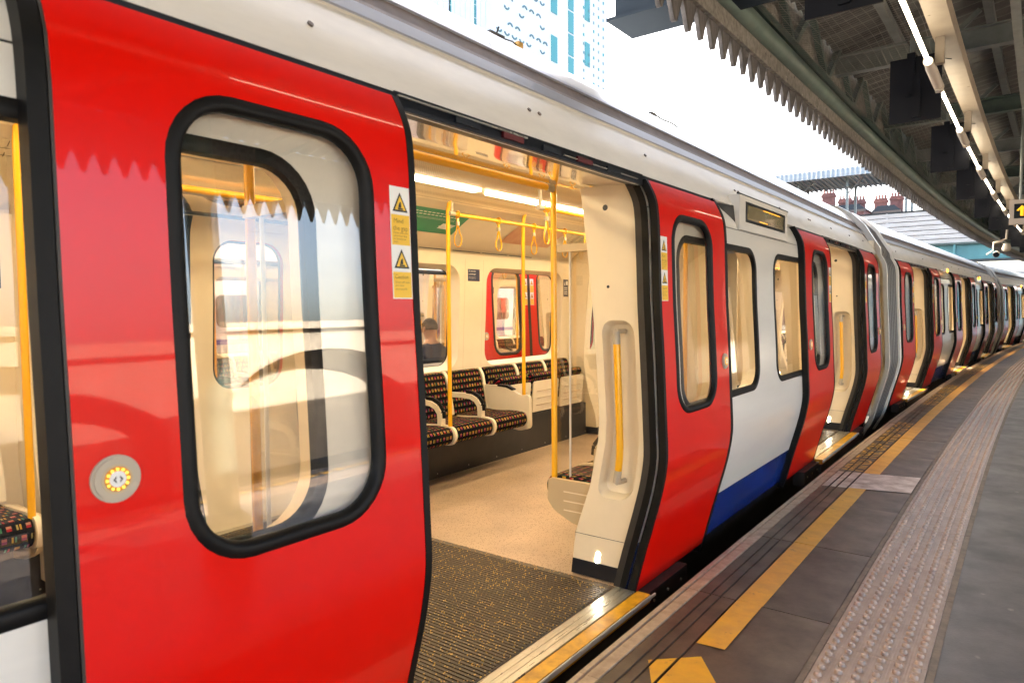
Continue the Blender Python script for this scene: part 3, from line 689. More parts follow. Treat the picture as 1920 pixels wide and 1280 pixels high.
def build_car(root):
    # ---- shells
    roofp = [(1.063, 2.41), (1.01, 2.475), (.963, 2.52), (.89, 2.575), (.813, 2.622), (.71, 2.663), (.613, 2.69), (.46, 2.72), (.313, 2.737), (.15, 2.747), (0, 2.75)]
    full = [(-l, z) for l, z in roofp]+[(l, z) for l, z in reversed(roofp[:-1])]
    b = MB(); ys = [-HALF, -5.1, -2.6, 0, 2.6, 5.1, HALF]
    for i in range(6):
        extr_y(full, ys[i]+.004, ys[i+1]-.004, b)
    b.build('roof', ROOFM, root, smooth=40)
    for sg in (1, -1):
        b = MB(); c = [(1.331, 1.988), (1.318, 2.012), (1.300, 2.046), (1.283, 2.08), (1.25, 2.128), (1.213, 2.18), (1.185, 2.218), (1.166, 2.240), (1.172, 2.245)]
        b = extr_y([(sg*l, z) for l, z in c], -HALF, HALF, b)
        extr_y([(sg*1.331, 1.988), (sg*1.30, 1.985), (sg*1.24, 1.985)], -HALF, HALF, b)
        b.build('cantrail', CANT, root, smooth=40)
        b = MB(); extr_y([(sg*l, z) for l, z in ((1.172, 2.245), (1.178, 2.249), (1.150, 2.298), (1.143, 2.298))], -HALF, HALF, b); b.build('gutter', GUTM, root)
        b = MB(); extr_y([(sg*l, z) for l, z in ((1.145, 2.297), (1.112, 2.330), (1.085, 2.372), (1.070, 2.392))], -HALF, HALF, b); b.build('gutter_channel', GUTD, root)
        b = MB(); extr_y([(sg*l, z) for l, z in ((1.074, 2.386), (1.082, 2.392), (1.066, 2.412), (1.058, 2.412))], -HALF, HALF, b, closed=True); b.build('roof_edge', GUTM, root)
        st = MB()
        for y in (-6.6, -4.4, -2.15, -1.04, -.02, .05, 1.0, 2.35, 2.42, 3.4, 4.3, 4.36, 5.2, 6.1, 6.9):
            st.disc((sg*1.255, y, 2.122), (sg*.82, 0, .57), .009, 0, 8, h=.006)
        tag(st.build('fixing_stud', GUTD, root), kind='stuff')
    leaf = {(sg, d): leaf_meshes(sg, d) for sg in (1, -1) for d in (-1, 1)}
    for sg in (1, -1):
        for c in DOORS:
            for d in (-1, 1):
                lead = c+d*(.81 if sg > 0 else .002)
                ms = leaf[(sg, d)]
                o = put('door_leaf', ms['door_leaf'], root, (0, lead, 0))
                for k in ('window_seal', 'glass_pane', 'edge_seal', 'edge_trim', 'door_button', 'warning_label'): put(k, ms[k], o)
    # ---- body side
    win = {}
    for sg in (1, -1):
        WA = (1.125+.035, 2.455-.035, .838, 1.70, .115)
        bay = Skin(BODY, sg); mid = 2.645
        holes = [WA, (5.29-WA[1], 5.29-WA[0], *WA[2:])]
        zz = [z for z in ZROWS if z > .19]
        def panel(y0, y1, hs):
            b = Skin(BODY, sg); b.grid(y0, y1, [.192]+zz)
            if hs:
                ym = (y0+y1)/2
                for (a, bb), h in zip(((y0, ym), (ym, y1)), hs):
                    b.holed(a, bb, .79, 1.77, (h[0]-.02, h[1]+.02, h[2]-.02, h[3]+.02, h[4]+.02))
            else: b.grid(y0, y1, [.79, 1.0, 1.2, 1.4, 1.6, 1.77])
            b.grid(y0, y1, [1.77, 1.8, 1.8325]); b.grid(y0, y1, [1.8375]+TROWS[3:]+[1.99, 2.01])
            return b.mesh('side_panel', WHITE, recalc=False)
        pm = panel(.81, 4.48, holes)
        em = panel(6.10, HALF, None)
        em2 = panel(-HALF, -6.10, None)
        put('side_panel', pm, root); put('side_panel', pm, root, (0, -5.29, 0)); put('side_panel', em, root); put('side_panel', em2, root)
        for y0, y1 in ((.81, 4.48), (-4.48, -.81), (6.10, HALF), (-HALF, -6.10)):
            b = Skin(BODY, sg); b.grid(y0, y1, [-.085, .0, .10, .188]); b.build('blue_band', BLUE, root)
            b = Skin(BODY+.006, sg); b.grid(y0, y1, [1.832, 1.838]); b.grid(y0, y1, [.187, .193]); b.build('panel_seam', BLACKG, root)
        seal = seal_ring(WA, .036, .006, BODY, sg, steps=4, inner=.004).mesh('window_seal', BLACK, smooth=60)
        gl = pane((WA[0]-.01, WA[1]+.01, WA[2]-.01, WA[3]+.01, WA[4]), BODY+.012, sg).mesh('glass_pane', FARG)
        rev = ring_wall(WA, BODY+.015, BODY+.115, sg, .0, .035).mesh('window_reveal', BEIGE, smooth=50)
        for y in (0, 2.645+.0, ):
            pass
        for k in (0, -5.29):
            for sh in (0, 5.29-WA[1]-WA[0]):
                o = put('side_window', seal, root, (0, k+sh, 0)); put('glass_pane', gl, o); put('window_reveal', rev, o)
        # lining
        def lining(y0, y1, hs):
            b = Skin(BODY+.115, sg); b.grid(y0, y1, [.0, .2, .4, .6, .79])
            if hs:
                ym = (y0+y1)/2
                for (a, bb), h in zip(((y0, ym), (ym, y1)), hs): b.holed(a, bb, .79, 1.77, (h[0]-.035, h[1]+.035, h[2]-.035, h[3]+.035, h[4]+.035))
            else: b.grid(y0, y1, [.79, 1.77])
            b.grid(y0, y1, [1.77, 1.84]); b.f = [tuple(reversed(f)) for f in b.f]; b.n = [tuple(-q for q in v) for v in b.n]
            return b.mesh('wall_lining', BEIGE, recalc=False)
        lm = lining(.93, 4.36, holes); put('wall_lining', lm, root); put('wall_lining', lm, root, (0, -5.29, 0))
        put('wall_lining', lining(6.21, HALF, None), root); put('wall_lining', lining(-HALF, -6.21, None), root)
        sm = MB()
        for y in (2.52, 2.78):
            sm.box(sg*1.284, sg*1.2835, y-.0015, y+.0015, .80, 1.80, fn=lambda x, yy, z: (sg*(prof(z)-.1635), yy, z))
        sm.build('lining_joint', BEIGED, root)
        # guard strips, jambs, sills
        gz = [-.13]+ZROWS[1:]+[.95, 1.11, 1.36, 1.65, 1.77, 1.82, 1.86, 1.885, 1.91, 1.94, 1.967, 1.99]
        for c in DOORS:
            for d in (-1, 1):
                y = c+d*1.745
                if sg > 0 and abs(y) < HALF-.05:
                    strip_along(gz, y-.016, y+.016, -.001, BODY, sg).build('guard_strip', BLACK, root, smooth=40)
                jz = [-.06]+ZROWS[1:]+[.95, 1.36, 1.65, 1.77, 1.83, 1.86, 1.885, 1.91, 1.94, 1.967]
                y0 = c+d*.81
                bb = strip_along(jz, min(y0, y0+d*.02), max(y0, y0+d*.02), BODY+.002, .082, sg)
                strip_along(jz, min(y0+d*.004, y0+d*.05), max(y0+d*.004, y0+d*.05), .082, .118, sg, 1, bb)
                bb.build('door_jamb', [BLACK, GREYSEAL], root, smooth=30)
            b = MB(); b.box(sg*1.316, sg*1.335, c-.81, c+.81, 1.953, 1.99); b.box(sg*1.335, sg*1.28, c-1.7, c+1.7, 1.94, 1.985)
            b.build('door_head', BLACKG, root)
            if sg > 0:
                b = MB()
                for q in range(5):
                    y = c-.55+q*.25; b.box(1.325, 1.345, y, y+.12, 1.952, 1.972, q % 2)
                b.box(1.325, 1.342, c-.8, c-.15, 1.975, 1.980, 2); b.box(1.32, 1.342, c+.1, c+.75, 1.958, 1.962, 2)
                b.build('door_mechanism', [BLACKG, mat('mechanism_red', (.09, .003, .006), .4), STEEL], root)
            b = MB(); extr_y([(sg*1.322, 1.938), (sg*1.318, 1.952), (sg*1.29, 1.95), (sg*1.29, 1.945)], c-.80, c+.80, b, caps=True, closed=True); b.build('head_trim', CREAMW, root)
            b = MB(); extr_y([(sg*1.315, 1.948), (sg*1.1, 1.966), (sg*.87, 1.985), (sg*.84, 1.995), (sg*.80, 2.06), (sg*.74, 2.16)], c-.93, c+.93, b); b.build('door_soffit', SOFFIT, root, smooth=40)
            b = MB()
            for x0, x1 in ((1.196, 1.228), (1.231, 1.262), (1.265, 1.297)): b.box(sg*x0, sg*x1, c-.81, c+.81, -.09, -.0555)
            for q in range(5): b.box(sg*1.196, sg*1.298, c-.61+q*.3, c-.608+q*.3, -.0554, -.055)
            b.build('sill_plate', STEEL, root)
            b = MB(); b.box(sg*1.304, sg*1.372, c-.83, c+.83, -.10, -.058); b.build('sill_edge', YSILL, root)
            b = MB(); b.box(sg*1.373, sg*1.378, c-.83, c+.83, -.085, -.062, 0)
            for q in range(11): b.box(sg*1.373, sg*1.380, c-.80+q*.16, c-.72+q*.16, -.079, -.066, 0)
            b.build('sill_lip', CREAMW, root)
            b = MB(); b.box(sg*1.24, sg*1.365, c-.86, c+.86, -.18, -.101)
            for q in (-1, 1):
                b.box(sg*1.25, sg*1.345, c+q*.85, c+q*1.36, -.20, -.075)
                for k in range(3): b.disc((sg*1.345, c+q*(.93+k*.17), -.13), (sg, 0, 0), .008, 1, 8, h=.006)
            b.build('step_bracket', [SKIRT, GREYP], root)
        b = MB(); extr_y([(sg*1.232, -.086), (sg*1.222, -.13), (sg*1.19, -.22), (sg*1.12, -.30), (sg*1.05, -.52)], -HALF, HALF, b); b.build('skirt', SKIRT, root, smooth=60)
        # coving with adverts
        for y0, y1 in ((.93, 4.36), (-4.36, -.93), (6.21, HALF), (-HALF, -6.21)):
            b = MB(); extr_y([(sg*1.285, 1.838), (sg*1.275, 1.862), (sg*1.225, 1.90), (sg*1.11, 1.985), (sg*.96, 2.08), (sg*.84, 2.14), (sg*.74, 2.165)], y0, y1, b); b.build('ceiling_coving', BEIGE, root, smooth=30)
            if y1-y0 > 2:
                b = MB()
                for k in range(5): b.box(sg*1.268, sg*1.272, y0+.6+k*.42, y0+.98+k*.42, 1.8645, 1.8695, 0, fn=lambda x, y, z: (sg*(1.2705 if abs(x) > 1.27 else 1.262), y, z))
                b.build('vent_slot', BLACKG, root)
                def cov(t, y, o=.003):
                    a, e = Vector((1.215, 1.907)), Vector((.86, 2.130)); q = a.lerp(e, t); n = Vector((-(e.y-a.y), e.x-a.x)).normalized()
                    mid_ = -.008*math.sin(math.pi*t); q = q+n*(o+mid_ if n.y < 0 else -o-mid_); return (sg*q.x, y, q.y)
                def poster(ya, yb, t0, t1, m_, name, extra=None):
                    b = MB(); k = 6; vs = []
                    for i in range(k+1): t = t0+(t1-t0)*i/k; vs += [cov(t, ya), cov(t, yb)]
                    b.add(vs, [(2*i, 2*i+1, 2*i+3, 2*i+2) for i in range(k)], 0)
                    if extra: extra(b, ya, yb, t0, t1)
                    b.build(name, m_, root, recalc=True)
                def mapart(b, ya, yb, t0, t1):
                    rnd = random.Random(3)
                    for k in range(46):
                        y = rnd.uniform(ya+.05, yb-.05); t = rnd.uniform(t0+.1, t1-.08); ln = rnd.uniform(.02, .14); ht = .006; mm = rnd.choice((1, 1, 1, 1, 2, 3))
                        if rnd.random() < .35: b.add([cov(t, y, .005), cov(t, y+.003, .005), cov(t+ln*1.6, y+.003, .005), cov(t+ln*1.6, y, .005)], [(0, 1, 2, 3)], mm)
                        else: b.add([cov(t, y, .005), cov(t, min(yb-.02, y+ln), .005), cov(t+ht, min(yb-.02, y+ln), .005), cov(t+ht, y, .005)], [(0, 1, 2, 3)], mm)
                    for k in range(26):
                        y = ya+.35*(yb-ya)+.10*(k // 13); t = t0+.85*(t1-t0)-(k % 13)*.05*(t1-t0)
                        b.add([cov(t, y, .005), cov(t, y+.06, .005), cov(t+.008, y+.06, .005), cov(t+.008, y, .005)], [(0, 1, 2, 3)], 1)
                def words(b, ya, yb, t0, t1):
                    for r_, (tt, w, h) in enumerate(((.82, .5, .035), (.72, .55, .035), (.62, .45, .012), (.57, .5, .012), (.3, .1, .03))):
                        y = yb-.12-w*(yb-ya) if sg < 0 else ya+.1
                        n = int(w/(.045 if h > .02 else .02)*(yb-ya))
                        for i in range(n):
                            q = y+i*w*(yb-ya)/n; wd = w*(yb-ya)/n*.7
                            b.add([cov(t0+(t1-t0)*tt, q, .005), cov(t0+(t1-t0)*tt, q+wd, .005), cov(t0+(t1-t0)*(tt+h), q+wd, .005), cov(t0+(t1-t0)*(tt+h), q, .005)], [(0, 1, 2, 3)], 1)
                    b.add([cov(t0+(t1-t0)*.45, yb-.22, .005), cov(t0+(t1-t0)*.42, yb-.06, .005), cov(t0+(t1-t0)*.2, yb-.1, .005), cov(t0+(t1-t0)*.22, yb-.24, .005)], [(0, 1, 2, 3)], 1)
                lines = [DECALK, mat('print_red', (.6, .03, .03), .5), mat('print_green', (.1, .3, .15), .5)]
                if y0 > 0:
                    poster(y0+.02, y0+1.25, .30, .99, [GREENP, CREAMW], 'advert_panel', words)
                    poster(y0+1.95, y0+2.75, .25, .99, [PICT, DECALY], 'advert_panel')
                    poster(y0+2.80, y0+3.4, .25, .99, [POSTER]+lines, 'advert_panel', mapart)
                else:
                    poster(y1-1.5, y1-.02, .18, .99, [POSTER]+lines, 'line_map', mapart)
                    poster(y0+.3, y0+1.4, .3, .99, [PICT, DECALY], 'advert_panel')
    # vestibule line maps over the doors
    # ---- floor, ceiling
    b = MB(); b.box(-1.21, 1.21, -HALF, HALF, -.12, -.0565); b.build('saloon_floor', FLOOR, root)
    mm = MB(); mm.box(-1.19, 1.19, -.815, .80, -.0564, -.052, 0)
    ribs = MB()
    for q in range(74): ribs.box(-1.17, 1.185, -.80+q*.0212, -.80+q*.0212+.011, -.0525, -.047)
    mm = mm.mesh('door_mat', MAT_); rm = ribs.mesh('mat_ribs', MAT_)
    for c in DOORS:
        o = put('door_mat', mm, root, (0, c, 0)); tag(put('mat_ribs', rm, o), kind='stuff')
    b = MB(); extr_y([(-.74, 2.165), (-.70, 2.19), (-.47, 2.215), (-.32, 2.215), (-.27, 2.20), (0, 2.19), (.27, 2.20), (.32, 2.215), (.47, 2.215), (.70, 2.19), (.74, 2.165)], -HALF, HALF, b)
    b.build('saloon_ceiling', PERF, root, smooth=30)
    for sg in (1, -1):
        y = -7.2
        while y < 7.0:
            b = MB(); b.box(sg*.355, sg*.435, y, y+1.66, 2.198, 2.209); b.build('ceiling_light', LAMP, root)
            y += 1.80
    for sg in (1, -1):       # saloon ends
        y = sg*(HALF-.02); 
        for q in (-1, 1): b = MB(); b.box(q*.75, q*1.3, y-.02, y+.02, -.05, 2.16); b.build('end_panel', BEIGE, root)
    # ---- standbacks
    for sg in (1, -1):
        for d in (-1, 1):
            ms = standback_meshes(sg, d)
            for c in DOORS:
                o = put('standback_panel', ms['standback_panel'], root, (0, c+d*.835, 0))
                for k in ('kick_strip', 'panel_fixing', 'step_lamp', 'grab_handle'): put(k, ms[k], o)
    # ---- seats
    cush = rpoly([(.14, .43), (.14, .33), (.50, .285), (.625, .30), (.655, .36), (.63, .425), (.50, .435), (.3, .42)], .05)
    backp = rpoly([(.02, .795), (.10, .79), (.15, .62), (.185, .42), (.12, .40), (.03, .42), (.0, .6)], .04)
    fold = rpoly([(.185, .33), (.25, .32), (.275, .62), (.30, .665), (.285, .70), (.22, .70), (.19, .66)], .03)
    def seat_set(y0, y1, sg, folding):
        w = y1-y0; k = (round(w, 3), sg, folding)
        if k not in SEATC:
            f = lambda p: [(sg*(1.345-d), z) for d, z in p]
            dct = {'backrest': cushion_mesh(f(backp), w-.035, 'backrest')}
            if not folding: dct['seat_cushion'] = cushion_mesh(f(cush), w-.03, 'seat_cushion')
            else:
                dct['seat_cushion'] = cushion_mesh(f([(a-.012, z) for a, z in fold]), w-.04, 'seat_cushion')
                b = MB(); X = lambda a: sg*(1.345-a)
                b.extrude(rpoly([(-w/2+.03, .315), (w/2-.03, .315), (w/2-.025, .60), (w/2-.04, .625), (-w/2+.04, .625), (-w/2+.025, .60)], .02), lambda y, z: (X(.268+(z-.32)*.09), y, z), lambda y, z: (X(.284+(z-.32)*.09), y, z))
                for z in (.38, .45, .52): b.box(X(.282+(z-.32)*.09), X(.292+(z-.32)*.09), -w/2+.09, w/2-.09, z, z+.006, 1)
                dct['seat_plate'] = b.mesh('seat_plate', [BEIGE, BEIGED], smooth=30)
                h = MB(); h.tube([(X(.27), w/2, .33), (X(.27), w/2, .42)], .02, 10); dct['seat_hinge'] = h.mesh('seat_hinge', BEIGED, smooth=40)
            b = MB()
            b.extrude(rpoly([(.0, .79), (.085, .80), (.125, .74), (.19, .42), (.03, .41)], .02), lambda d, z: (sg*(1.345-d), w/2-.016, z), lambda d, z: (sg*(1.345-d), w/2+.016, z))
            if not folding: b.extrude(rpoly([(.2, .42), (.55, .442), (.64, .425), (.665, .36), (.63, .29), (.5, .275), (.2, .31)], .03), lambda d, z: (sg*(1.345-d), w/2-.013, z), lambda d, z: (sg*(1.345-d), w/2+.013, z))
            dct['seat_divider'] = b.mesh('seat_divider', BEIGE, smooth=30)
            SEATC[k] = dct
        e = empty('seat', (0, (y0+y1)/2, 0), 0, root)
        for nm, me in SEATC[k].items(): put(nm, me, e)
        return e
    def armrest(sg, y, e):
        b = MB(); X = lambda d: sg*(1.345-d)
        path = [(.12, .60), (.30, .605), (.40, .60), (.46, .575), (.495, .53), (.50, .48), (.50, .42)]
        for a, c in zip(path[:-1], path[1:]): b.bar((X(a[0]), y, a[1]), (X(c[0]), y, c[1]), .04, .05, 0, upv=(0, 1, 0))
        top = [(.34, .63), (.41, .627), (.475, .60), (.52, .545), (.526, .49)]
        for a, c in zip(top[:-1], top[1:]): b.bar((X(a[0]), y, a[1]), (X(c[0]), y, c[1]), .042, .014, 1, upv=(0, 1, 0))
        b.build('armrest', [BEIGE, BLACK], root, smooth=30)
    pole_foot = {}
    for sg in (1, -1):
        for base, dr in ((0, 1), (5.29, -1), (0, -1), (-5.29, 1)):
            if dr > 0 and base == 0: segs = [(.90, 1.25), (1.25, 1.74), (1.74, 2.235), (2.235, 2.725)]; fold_s = [(2.77, 3.27), (3.27, 3.77), (3.77, 4.27)]
            elif dr < 0 and base == 0: segs = [(-1.25, -.90), (-1.74, -1.25), (-2.235, -1.74), (-2.725, -2.235)]; fold_s = [(-3.27, -2.77), (-3.77, -3.27), (-4.27, -3.77)]
            else: continue
            e0 = 1.05 if (sg < 0 and dr < 0) else .885
            if e0 > 1: segs = [(-1.42, -1.07)]+[(-1.79, -1.42), (-2.26, -1.79), (-2.725, -2.26)]
            for a, bb in segs: seat_set(a, bb, sg, False)
            for a, bb in fold_s: seat_set(a, bb, sg, True)
            for y in ((1.25*dr, 1.74*dr, 2.235*dr) if e0 < 1 else (-1.42, -1.79, -2.26)): armrest(sg, y, root)
            # end arm panels by the pole and by the door
            y = 2.735*dr; b = MB(); X = lambda d: sg*(1.345-d)
            b.extrude(rpoly([(.10, .64), (.40, .645), (.49, .60), (.54, .575), (.66, .575), (.665, .28), (.55, .25), (.40, .27), (.30, .31), (.14, .33)], .035), lambda d, z: (X(d), y-.018, z), lambda d, z: (X(d), y+.018, z))
            b.extrude(rpoly([(.30, .652), (.41, .652), (.49, .618), (.47, .605), (.40, .63), (.30, .635)], .008), lambda d, z: (X(d), y-.02, z), lambda d, z: (X(d), y+.02, z), 1)
            b.box(X(.16), X(.44), y-.0205*dr, y-.021*dr, .46, .60, 2)
            b.build('arm_panel', [BEIGE, BLACK, BEIGE], root, smooth=30)
            y = e0*dr; b = MB()
            b.extrude(rpoly([(.25, .425), (.60, .425), (.605, .30), (.56, .25), (.45, .20), (.30, .17), (.25, .17)], .02), lambda d, z: (X(d), y-.014, z), lambda d, z: (X(d), y+.014, z))
            for z in (.26, .31, .36): b.box(X(.28), X(.50), y-dr*.0145, y-dr*.0165, z, z+.006, 1)
            b.build('seat_end_panel', [BEIGED, BEIGE], root, smooth=30)
            # kick plate
            b = MB(); y0, y1 = sorted((.92*dr, 4.36*dr)); b.box(sg*1.062, sg*1.20, y0, y1, -.056, .30)
            for k in range(9): b.disc((sg*1.062, y0+.2+k*.4, -.02), (-sg, 0, 0), .005, 1, 8, h=.003)
            b.build('kick_plate', [KICK, STEEL], root)
            # poles
            for y, z0, z1 in ((e0+.03, .42, 2.19), (1.745, .43, 2.19), (2.735, .57, 2.19)):
                b = MB(); b.tube([(sg*.757, dr*y, z0), (sg*.757, dr*y, 2.10), (sg*.735, dr*y, 2.19)], .0165, 12); b.build('grab_pole', YEL, root, smooth=60)
            b = MB(); b.box(sg*.757, sg*1.03, dr*.93, dr*.936, .45, 1.655); b.build('draught_screen', FARG, root)
            b = MB(); b.box(sg*.76, sg*1.05, dr*.915, dr*.945, 1.655, 1.695); b.box(sg*.848, sg*.851, dr*.925, dr*.941, .42, 1.655, 1); b.build('screen_bracket', [BEIGED, CREAMW], root)
            # rails and straps over the seats
            b = MB(); y0, y1 = sorted((1.77*dr, 4.36*dr)); b.tube([(sg*.74, y0, 2.082), (sg*.74, y1, 2.082)], .0155, 10, 0)
            for y in (y0, y1): b.tube([(sg*.74, y, 2.082), (sg*.74, y+.001, 2.19)], .0135, 10, 1); b.tube([(sg*.74, y-.03, 2.082), (sg*.74, y+.03, 2.082)], .019, 10, 1)
            r = b.build('hand_rail', [YEL, GREYP], root, smooth=40)
            for k in range(5): put('hand_strap', STRAP, r, (sg*.74, dr*(1.84+k*.52), 2.082), random.uniform(-.25, .25))
    for dr in (1, -1):
        b = MB(); y0, y1 = sorted((1.75*dr, 4.36*dr)); b.tube([(.1, y0, 2.05), (.1, y1, 2.05)], .0155, 10, 0)
        for y in (y0, y1): b.tube([(.1, y, 2.05), (.1, y+.001, 2.19)], .0135, 10, 1); b.tube([(.1, y-.03, 2.05), (.1, y+.03, 2.05)], .019, 10, 1)
        r = b.build('hand_rail', [YEL, GREYP], root, smooth=40)
        for k in range(4): put('hand_strap', STRAP, r, (.1, dr*(1.83+k*.55), 2.05), random.uniform(-.2, .2))
    for sg in (1, -1):
        for c in DOORS:
            b = MB(); b.tube([(sg*.757, c-.87, 1.998), (sg*.757, c+.87, 1.998)], .0195, 12, 0)
            for y in (-.87, .87): b.tube([(sg*.757, c+y*1.01, 1.998), (sg*.757, c+y*1.01, 2.12)], .017, 10, 1); b.tube([(sg*.757, c+y-.03, 1.998), (sg*.757, c+y+.03, 1.998)], .023, 10, 1)
            b.build('door_rail', [YEL, GREYP], root, smooth=40)
    # notices on the window pillar
    for sg in (1, -1):
        for k in (0, -5.29):
            b = MB(); X = lambda z, o: sg*(prof(z)-.16-o)
            y0 = k+2.56; b.add([(X(1.66, .002), y0, 1.60), (X(1.66, .002), y0+.17, 1.60), (X(1.66, .002), y0+.17, 1.71), (X(1.66, .002), y0, 1.71)], [(0, 1, 2, 3)], 0)
            for r_, (t, sz) in enumerate((('20 seats for', .022), ('a passenger', .022), ('please give up this seat if', .010), ('someone needs it more', .010))):
                vs, fs = text2d(t, sz); yy = y0+.01 if sg < 0 else y0+.16
                b.add([(X(1.66, .003), yy-sg*v[0] if sg > 0 else yy+v[0], 1.685-[0, .026, .05, .063][r_]+v[1]) for v in vs], fs, 1)
            y0 = k+4.18; b.add([(X(1.66, .002), y0, 1.47), (X(1.66, .002), y0+.10, 1.47), (X(1.66, .002), y0+.10, 1.66), (X(1.66, .002), y0, 1.66)], [(0, 1, 2, 3)], 0)
            for z in (1.50, 1.52, 1.545, 1.565): b.add([(X(1.66, .003), y0+.012, z), (X(1.66, .003), y0+.08, z), (X(1.66, .003), y0+.08, z+.007), (X(1.66, .003), y0+.012, z+.007)], [(0, 1, 2, 3)], 1)
            b.add([(X(1.66, .003), y0+.05, 1.60), (X(1.66, .003), y0+.09, 1.60), (X(1.66, .003), y0+.09, 1.64), (X(1.66, .003), y0+.05, 1.64)], [(0, 1, 2, 3)], 1)
            b.add([(X(1.66, .003), y0+.015, 1.595), (X(1.66, .003), y0+.035, 1.595), (X(1.66, .003), y0+.025, 1.64)], [(0, 1, 2)], 1)
            b.build('wall_notice', [NAVY, CREAMW], root, recalc=False)
    # destination display
    for sg in (1,):
        y0, y1 = 2.10, 3.19
        b = MB(); P = [(y0, 1.839), (y1, 1.839), (y1, 2.055), (y0, 2.055)]
        b.box(1.2, 1.372, y0, y1, 1.840, 2.058, 0)
        ring_o = (y0+.12, y1-.07, 1.895, 2.025)
        b.box(1.3725, 1.3745, ring_o[0], ring_o[1], ring_o[2], ring_o[3], 1); b.box(1.3746, 1.3755, ring_o[0]+.03, ring_o[1]-.05, ring_o[2]+.018, ring_o[3]-.018, 2)
        for k, (q, w, z) in enumerate(((.36, .40, 2.000), (.28, .18, 1.918))): b.box(1.3757, 1.3760, ring_o[0]+q, ring_o[0]+q+w, z, z+.006, 3)
        b.box(1.36, 1.3685, y0-.02, y1+.03, 2.0585, 2.068, 1)
        b.build('destination_display', [CANT, BLACKG, SCREEN, ORDIM], root)
        b = MB()
        for yy, q in ((y0, -1), (y1, 1)):
            b.add([(1.335, yy+q*.001, 1.99), (1.30, yy+q*.22, 1.992), (1.352, yy+q*.001, 1.842), (1.27, yy+q*.001, 2.0)], [(0, 1, 2), (0, 3, 1), (1, 3, 2)])
        b.build('display_recess', GREYSEAL, root)
SEATC = {}
STRAP = strap_mesh()
def car_at(s, lat=0.0, flip=False):
    p = W(s, lat); return (p.x, p.y, 0), hd(s)+(math.pi if flip else 0)

# ------------------------------------------------------------------ trains
car1 = empty('train_carriage')
build_car(car1)
loc, rz = car_at(0); car1.location = loc; car1.rotation_euler = (0, 0, rz)
tag(car1, 'nearest red, white and blue train carriage, its open doorway filling the middle of the view', 'train carriage', 'carriages of the train at the platform')
PITCHC = 15.7
car2 = copy_tree(car1); loc, rz = car_at(PITCHC); car2.location = loc; car2.rotation_euler = (0, 0, rz)
tag(car2, 'second carriage of the platform train, behind the first ribbed gangway, all doors open', 'train carriage', 'carriages of the train at the platform')
SKIPI = ('seat', 'armrest', 'arm_panel', 'hand_rail', 'advert', 'line_map', 'wall_notice', 'kick_plate')
car3 = copy_tree(car1, skip=SKIPI); loc, rz = car_at(2*PITCHC); car3.location = loc; car3.rotation_euler = (0, 0, rz)
tag(car3, 'farthest visible carriage of the platform train, small at the right edge under the bridge', 'train carriage', 'carriages of the train at the platform')
for c, lit in ((car2, True), (car3, True)):
    for k in (0, -5.29):
        b = MB(); b.box(1.30, 1.385, 2.60+k, 2.70+k, 1.965, 2.03, 0); b.disc((1.386, 2.65+k, 1.985), (1, 0, 0), .032, 1, 14, h=.012)
        b.build('indicator_lamp', [CREAMW, ORANGE], c)
# ribbed gangways
BELL = mat('gangway_rubber', (0.115, 0.115, 0.115), 0.45, noise=0.3, nscale=6, ncol=(0.12, 0.11, 0.10))
outl = [(1.10, -.34), (1.20, -.16)]+[(prof(z)-BODY-.015, z) for z in (-.05, .13, .34, .46, .54, .60, .66, .79, 1.11, 1.46, 1.74, 1.82, 1.87, 1.93, 1.98)]+[(1.27, 2.06), (1.19, 2.19), (1.09, 2.36), (.95, 2.51), (.80, 2.61), (.6, 2.675), (.3, 2.72), (0, 2.735)]
outl = outl+[(-l, z) for l, z in reversed(outl[:-1])]
def inv(root_loc, rz, p):
    d = Vector((p[0]-root_loc[0], p[1]-root_loc[1], p[2])); c, s_ = math.cos(-rz), math.sin(-rz)
    return (d.x*c-d.y*s_, d.x*s_+d.y*c, d.z)
for k, c in ((0, car1), (1, car2), (2, car3)):
    loc, rz = car_at(k*PITCHC); s0 = k*PITCHC+HALF; n = len(outl)
    def rings(prof_list, name, m, sm=None):
        b = MB()
        for ds, o in prof_list:
            for l, z in outl:
                f = (abs(l)-o)/max(abs(l), .001) if abs(l) > .9 else 1
                zz = z-o*.8 if z > 2.0 else z
                b.v.append(inv(loc, rz, W(s0+ds, l*f, zz)))
        for r_ in range(len(prof_list)-1):
            for i in range(n-1): b.f.append((r_*n+i, r_*n+i+1, (r_+1)*n+i+1, (r_+1)*n+i)); b.mi.append(0)
        return b.build(name, m, c, smooth=sm)
    rings([(-.02, -.008), (0, -.010), (.05, -.010), (.06, -.004), (.065, .05)], 'gangway_frame', WHITE, 40)
    rings([(.065+.0305*i, (.020 if i % 4 in (0, 1) else .055)+(.0 if 6 < i < 18 else .0)) for i in range(25)], 'gangway_bellows', BELL)
    rings([(.795, .05), (.80, -.004), (.81, -.010), (.86, -.010), (.875, -.008)], 'gangway_frame', WHITE, 40)
# debris on the roof
b = MB(); b.bar((0, -.06, .01), (0, .05, .012), .03, .012); b.bar((.0, .0, .01), (.01, .01, .05), .008, .008); b.tube([(0, .05, .012), (.01, .12, .015), (.0, .17, .012)], .004, 5); b.box(-.015, .015, .16, .2, .0, .03, 1)
tag(b.build('roof_clip', [DECALK, BROWNP], None, loc=(-2.02, 2.60, 2.625)), 'small dark clip with a wire lying on the pale train roof', 'clip')
b = MB(); b.tube([(0, -.18, .02), (0, -.05, .01), (.01, .1, .012), (.0, .3, .004)], .006, 5); b.box(-.012, .012, -.24, -.17, .0, .02)
tag(b.build('roof_cable', DECALK, None, loc=(-2.02, 4.5, 2.63)), 'short dark cable lying on the train roof against the white sky', 'cable')

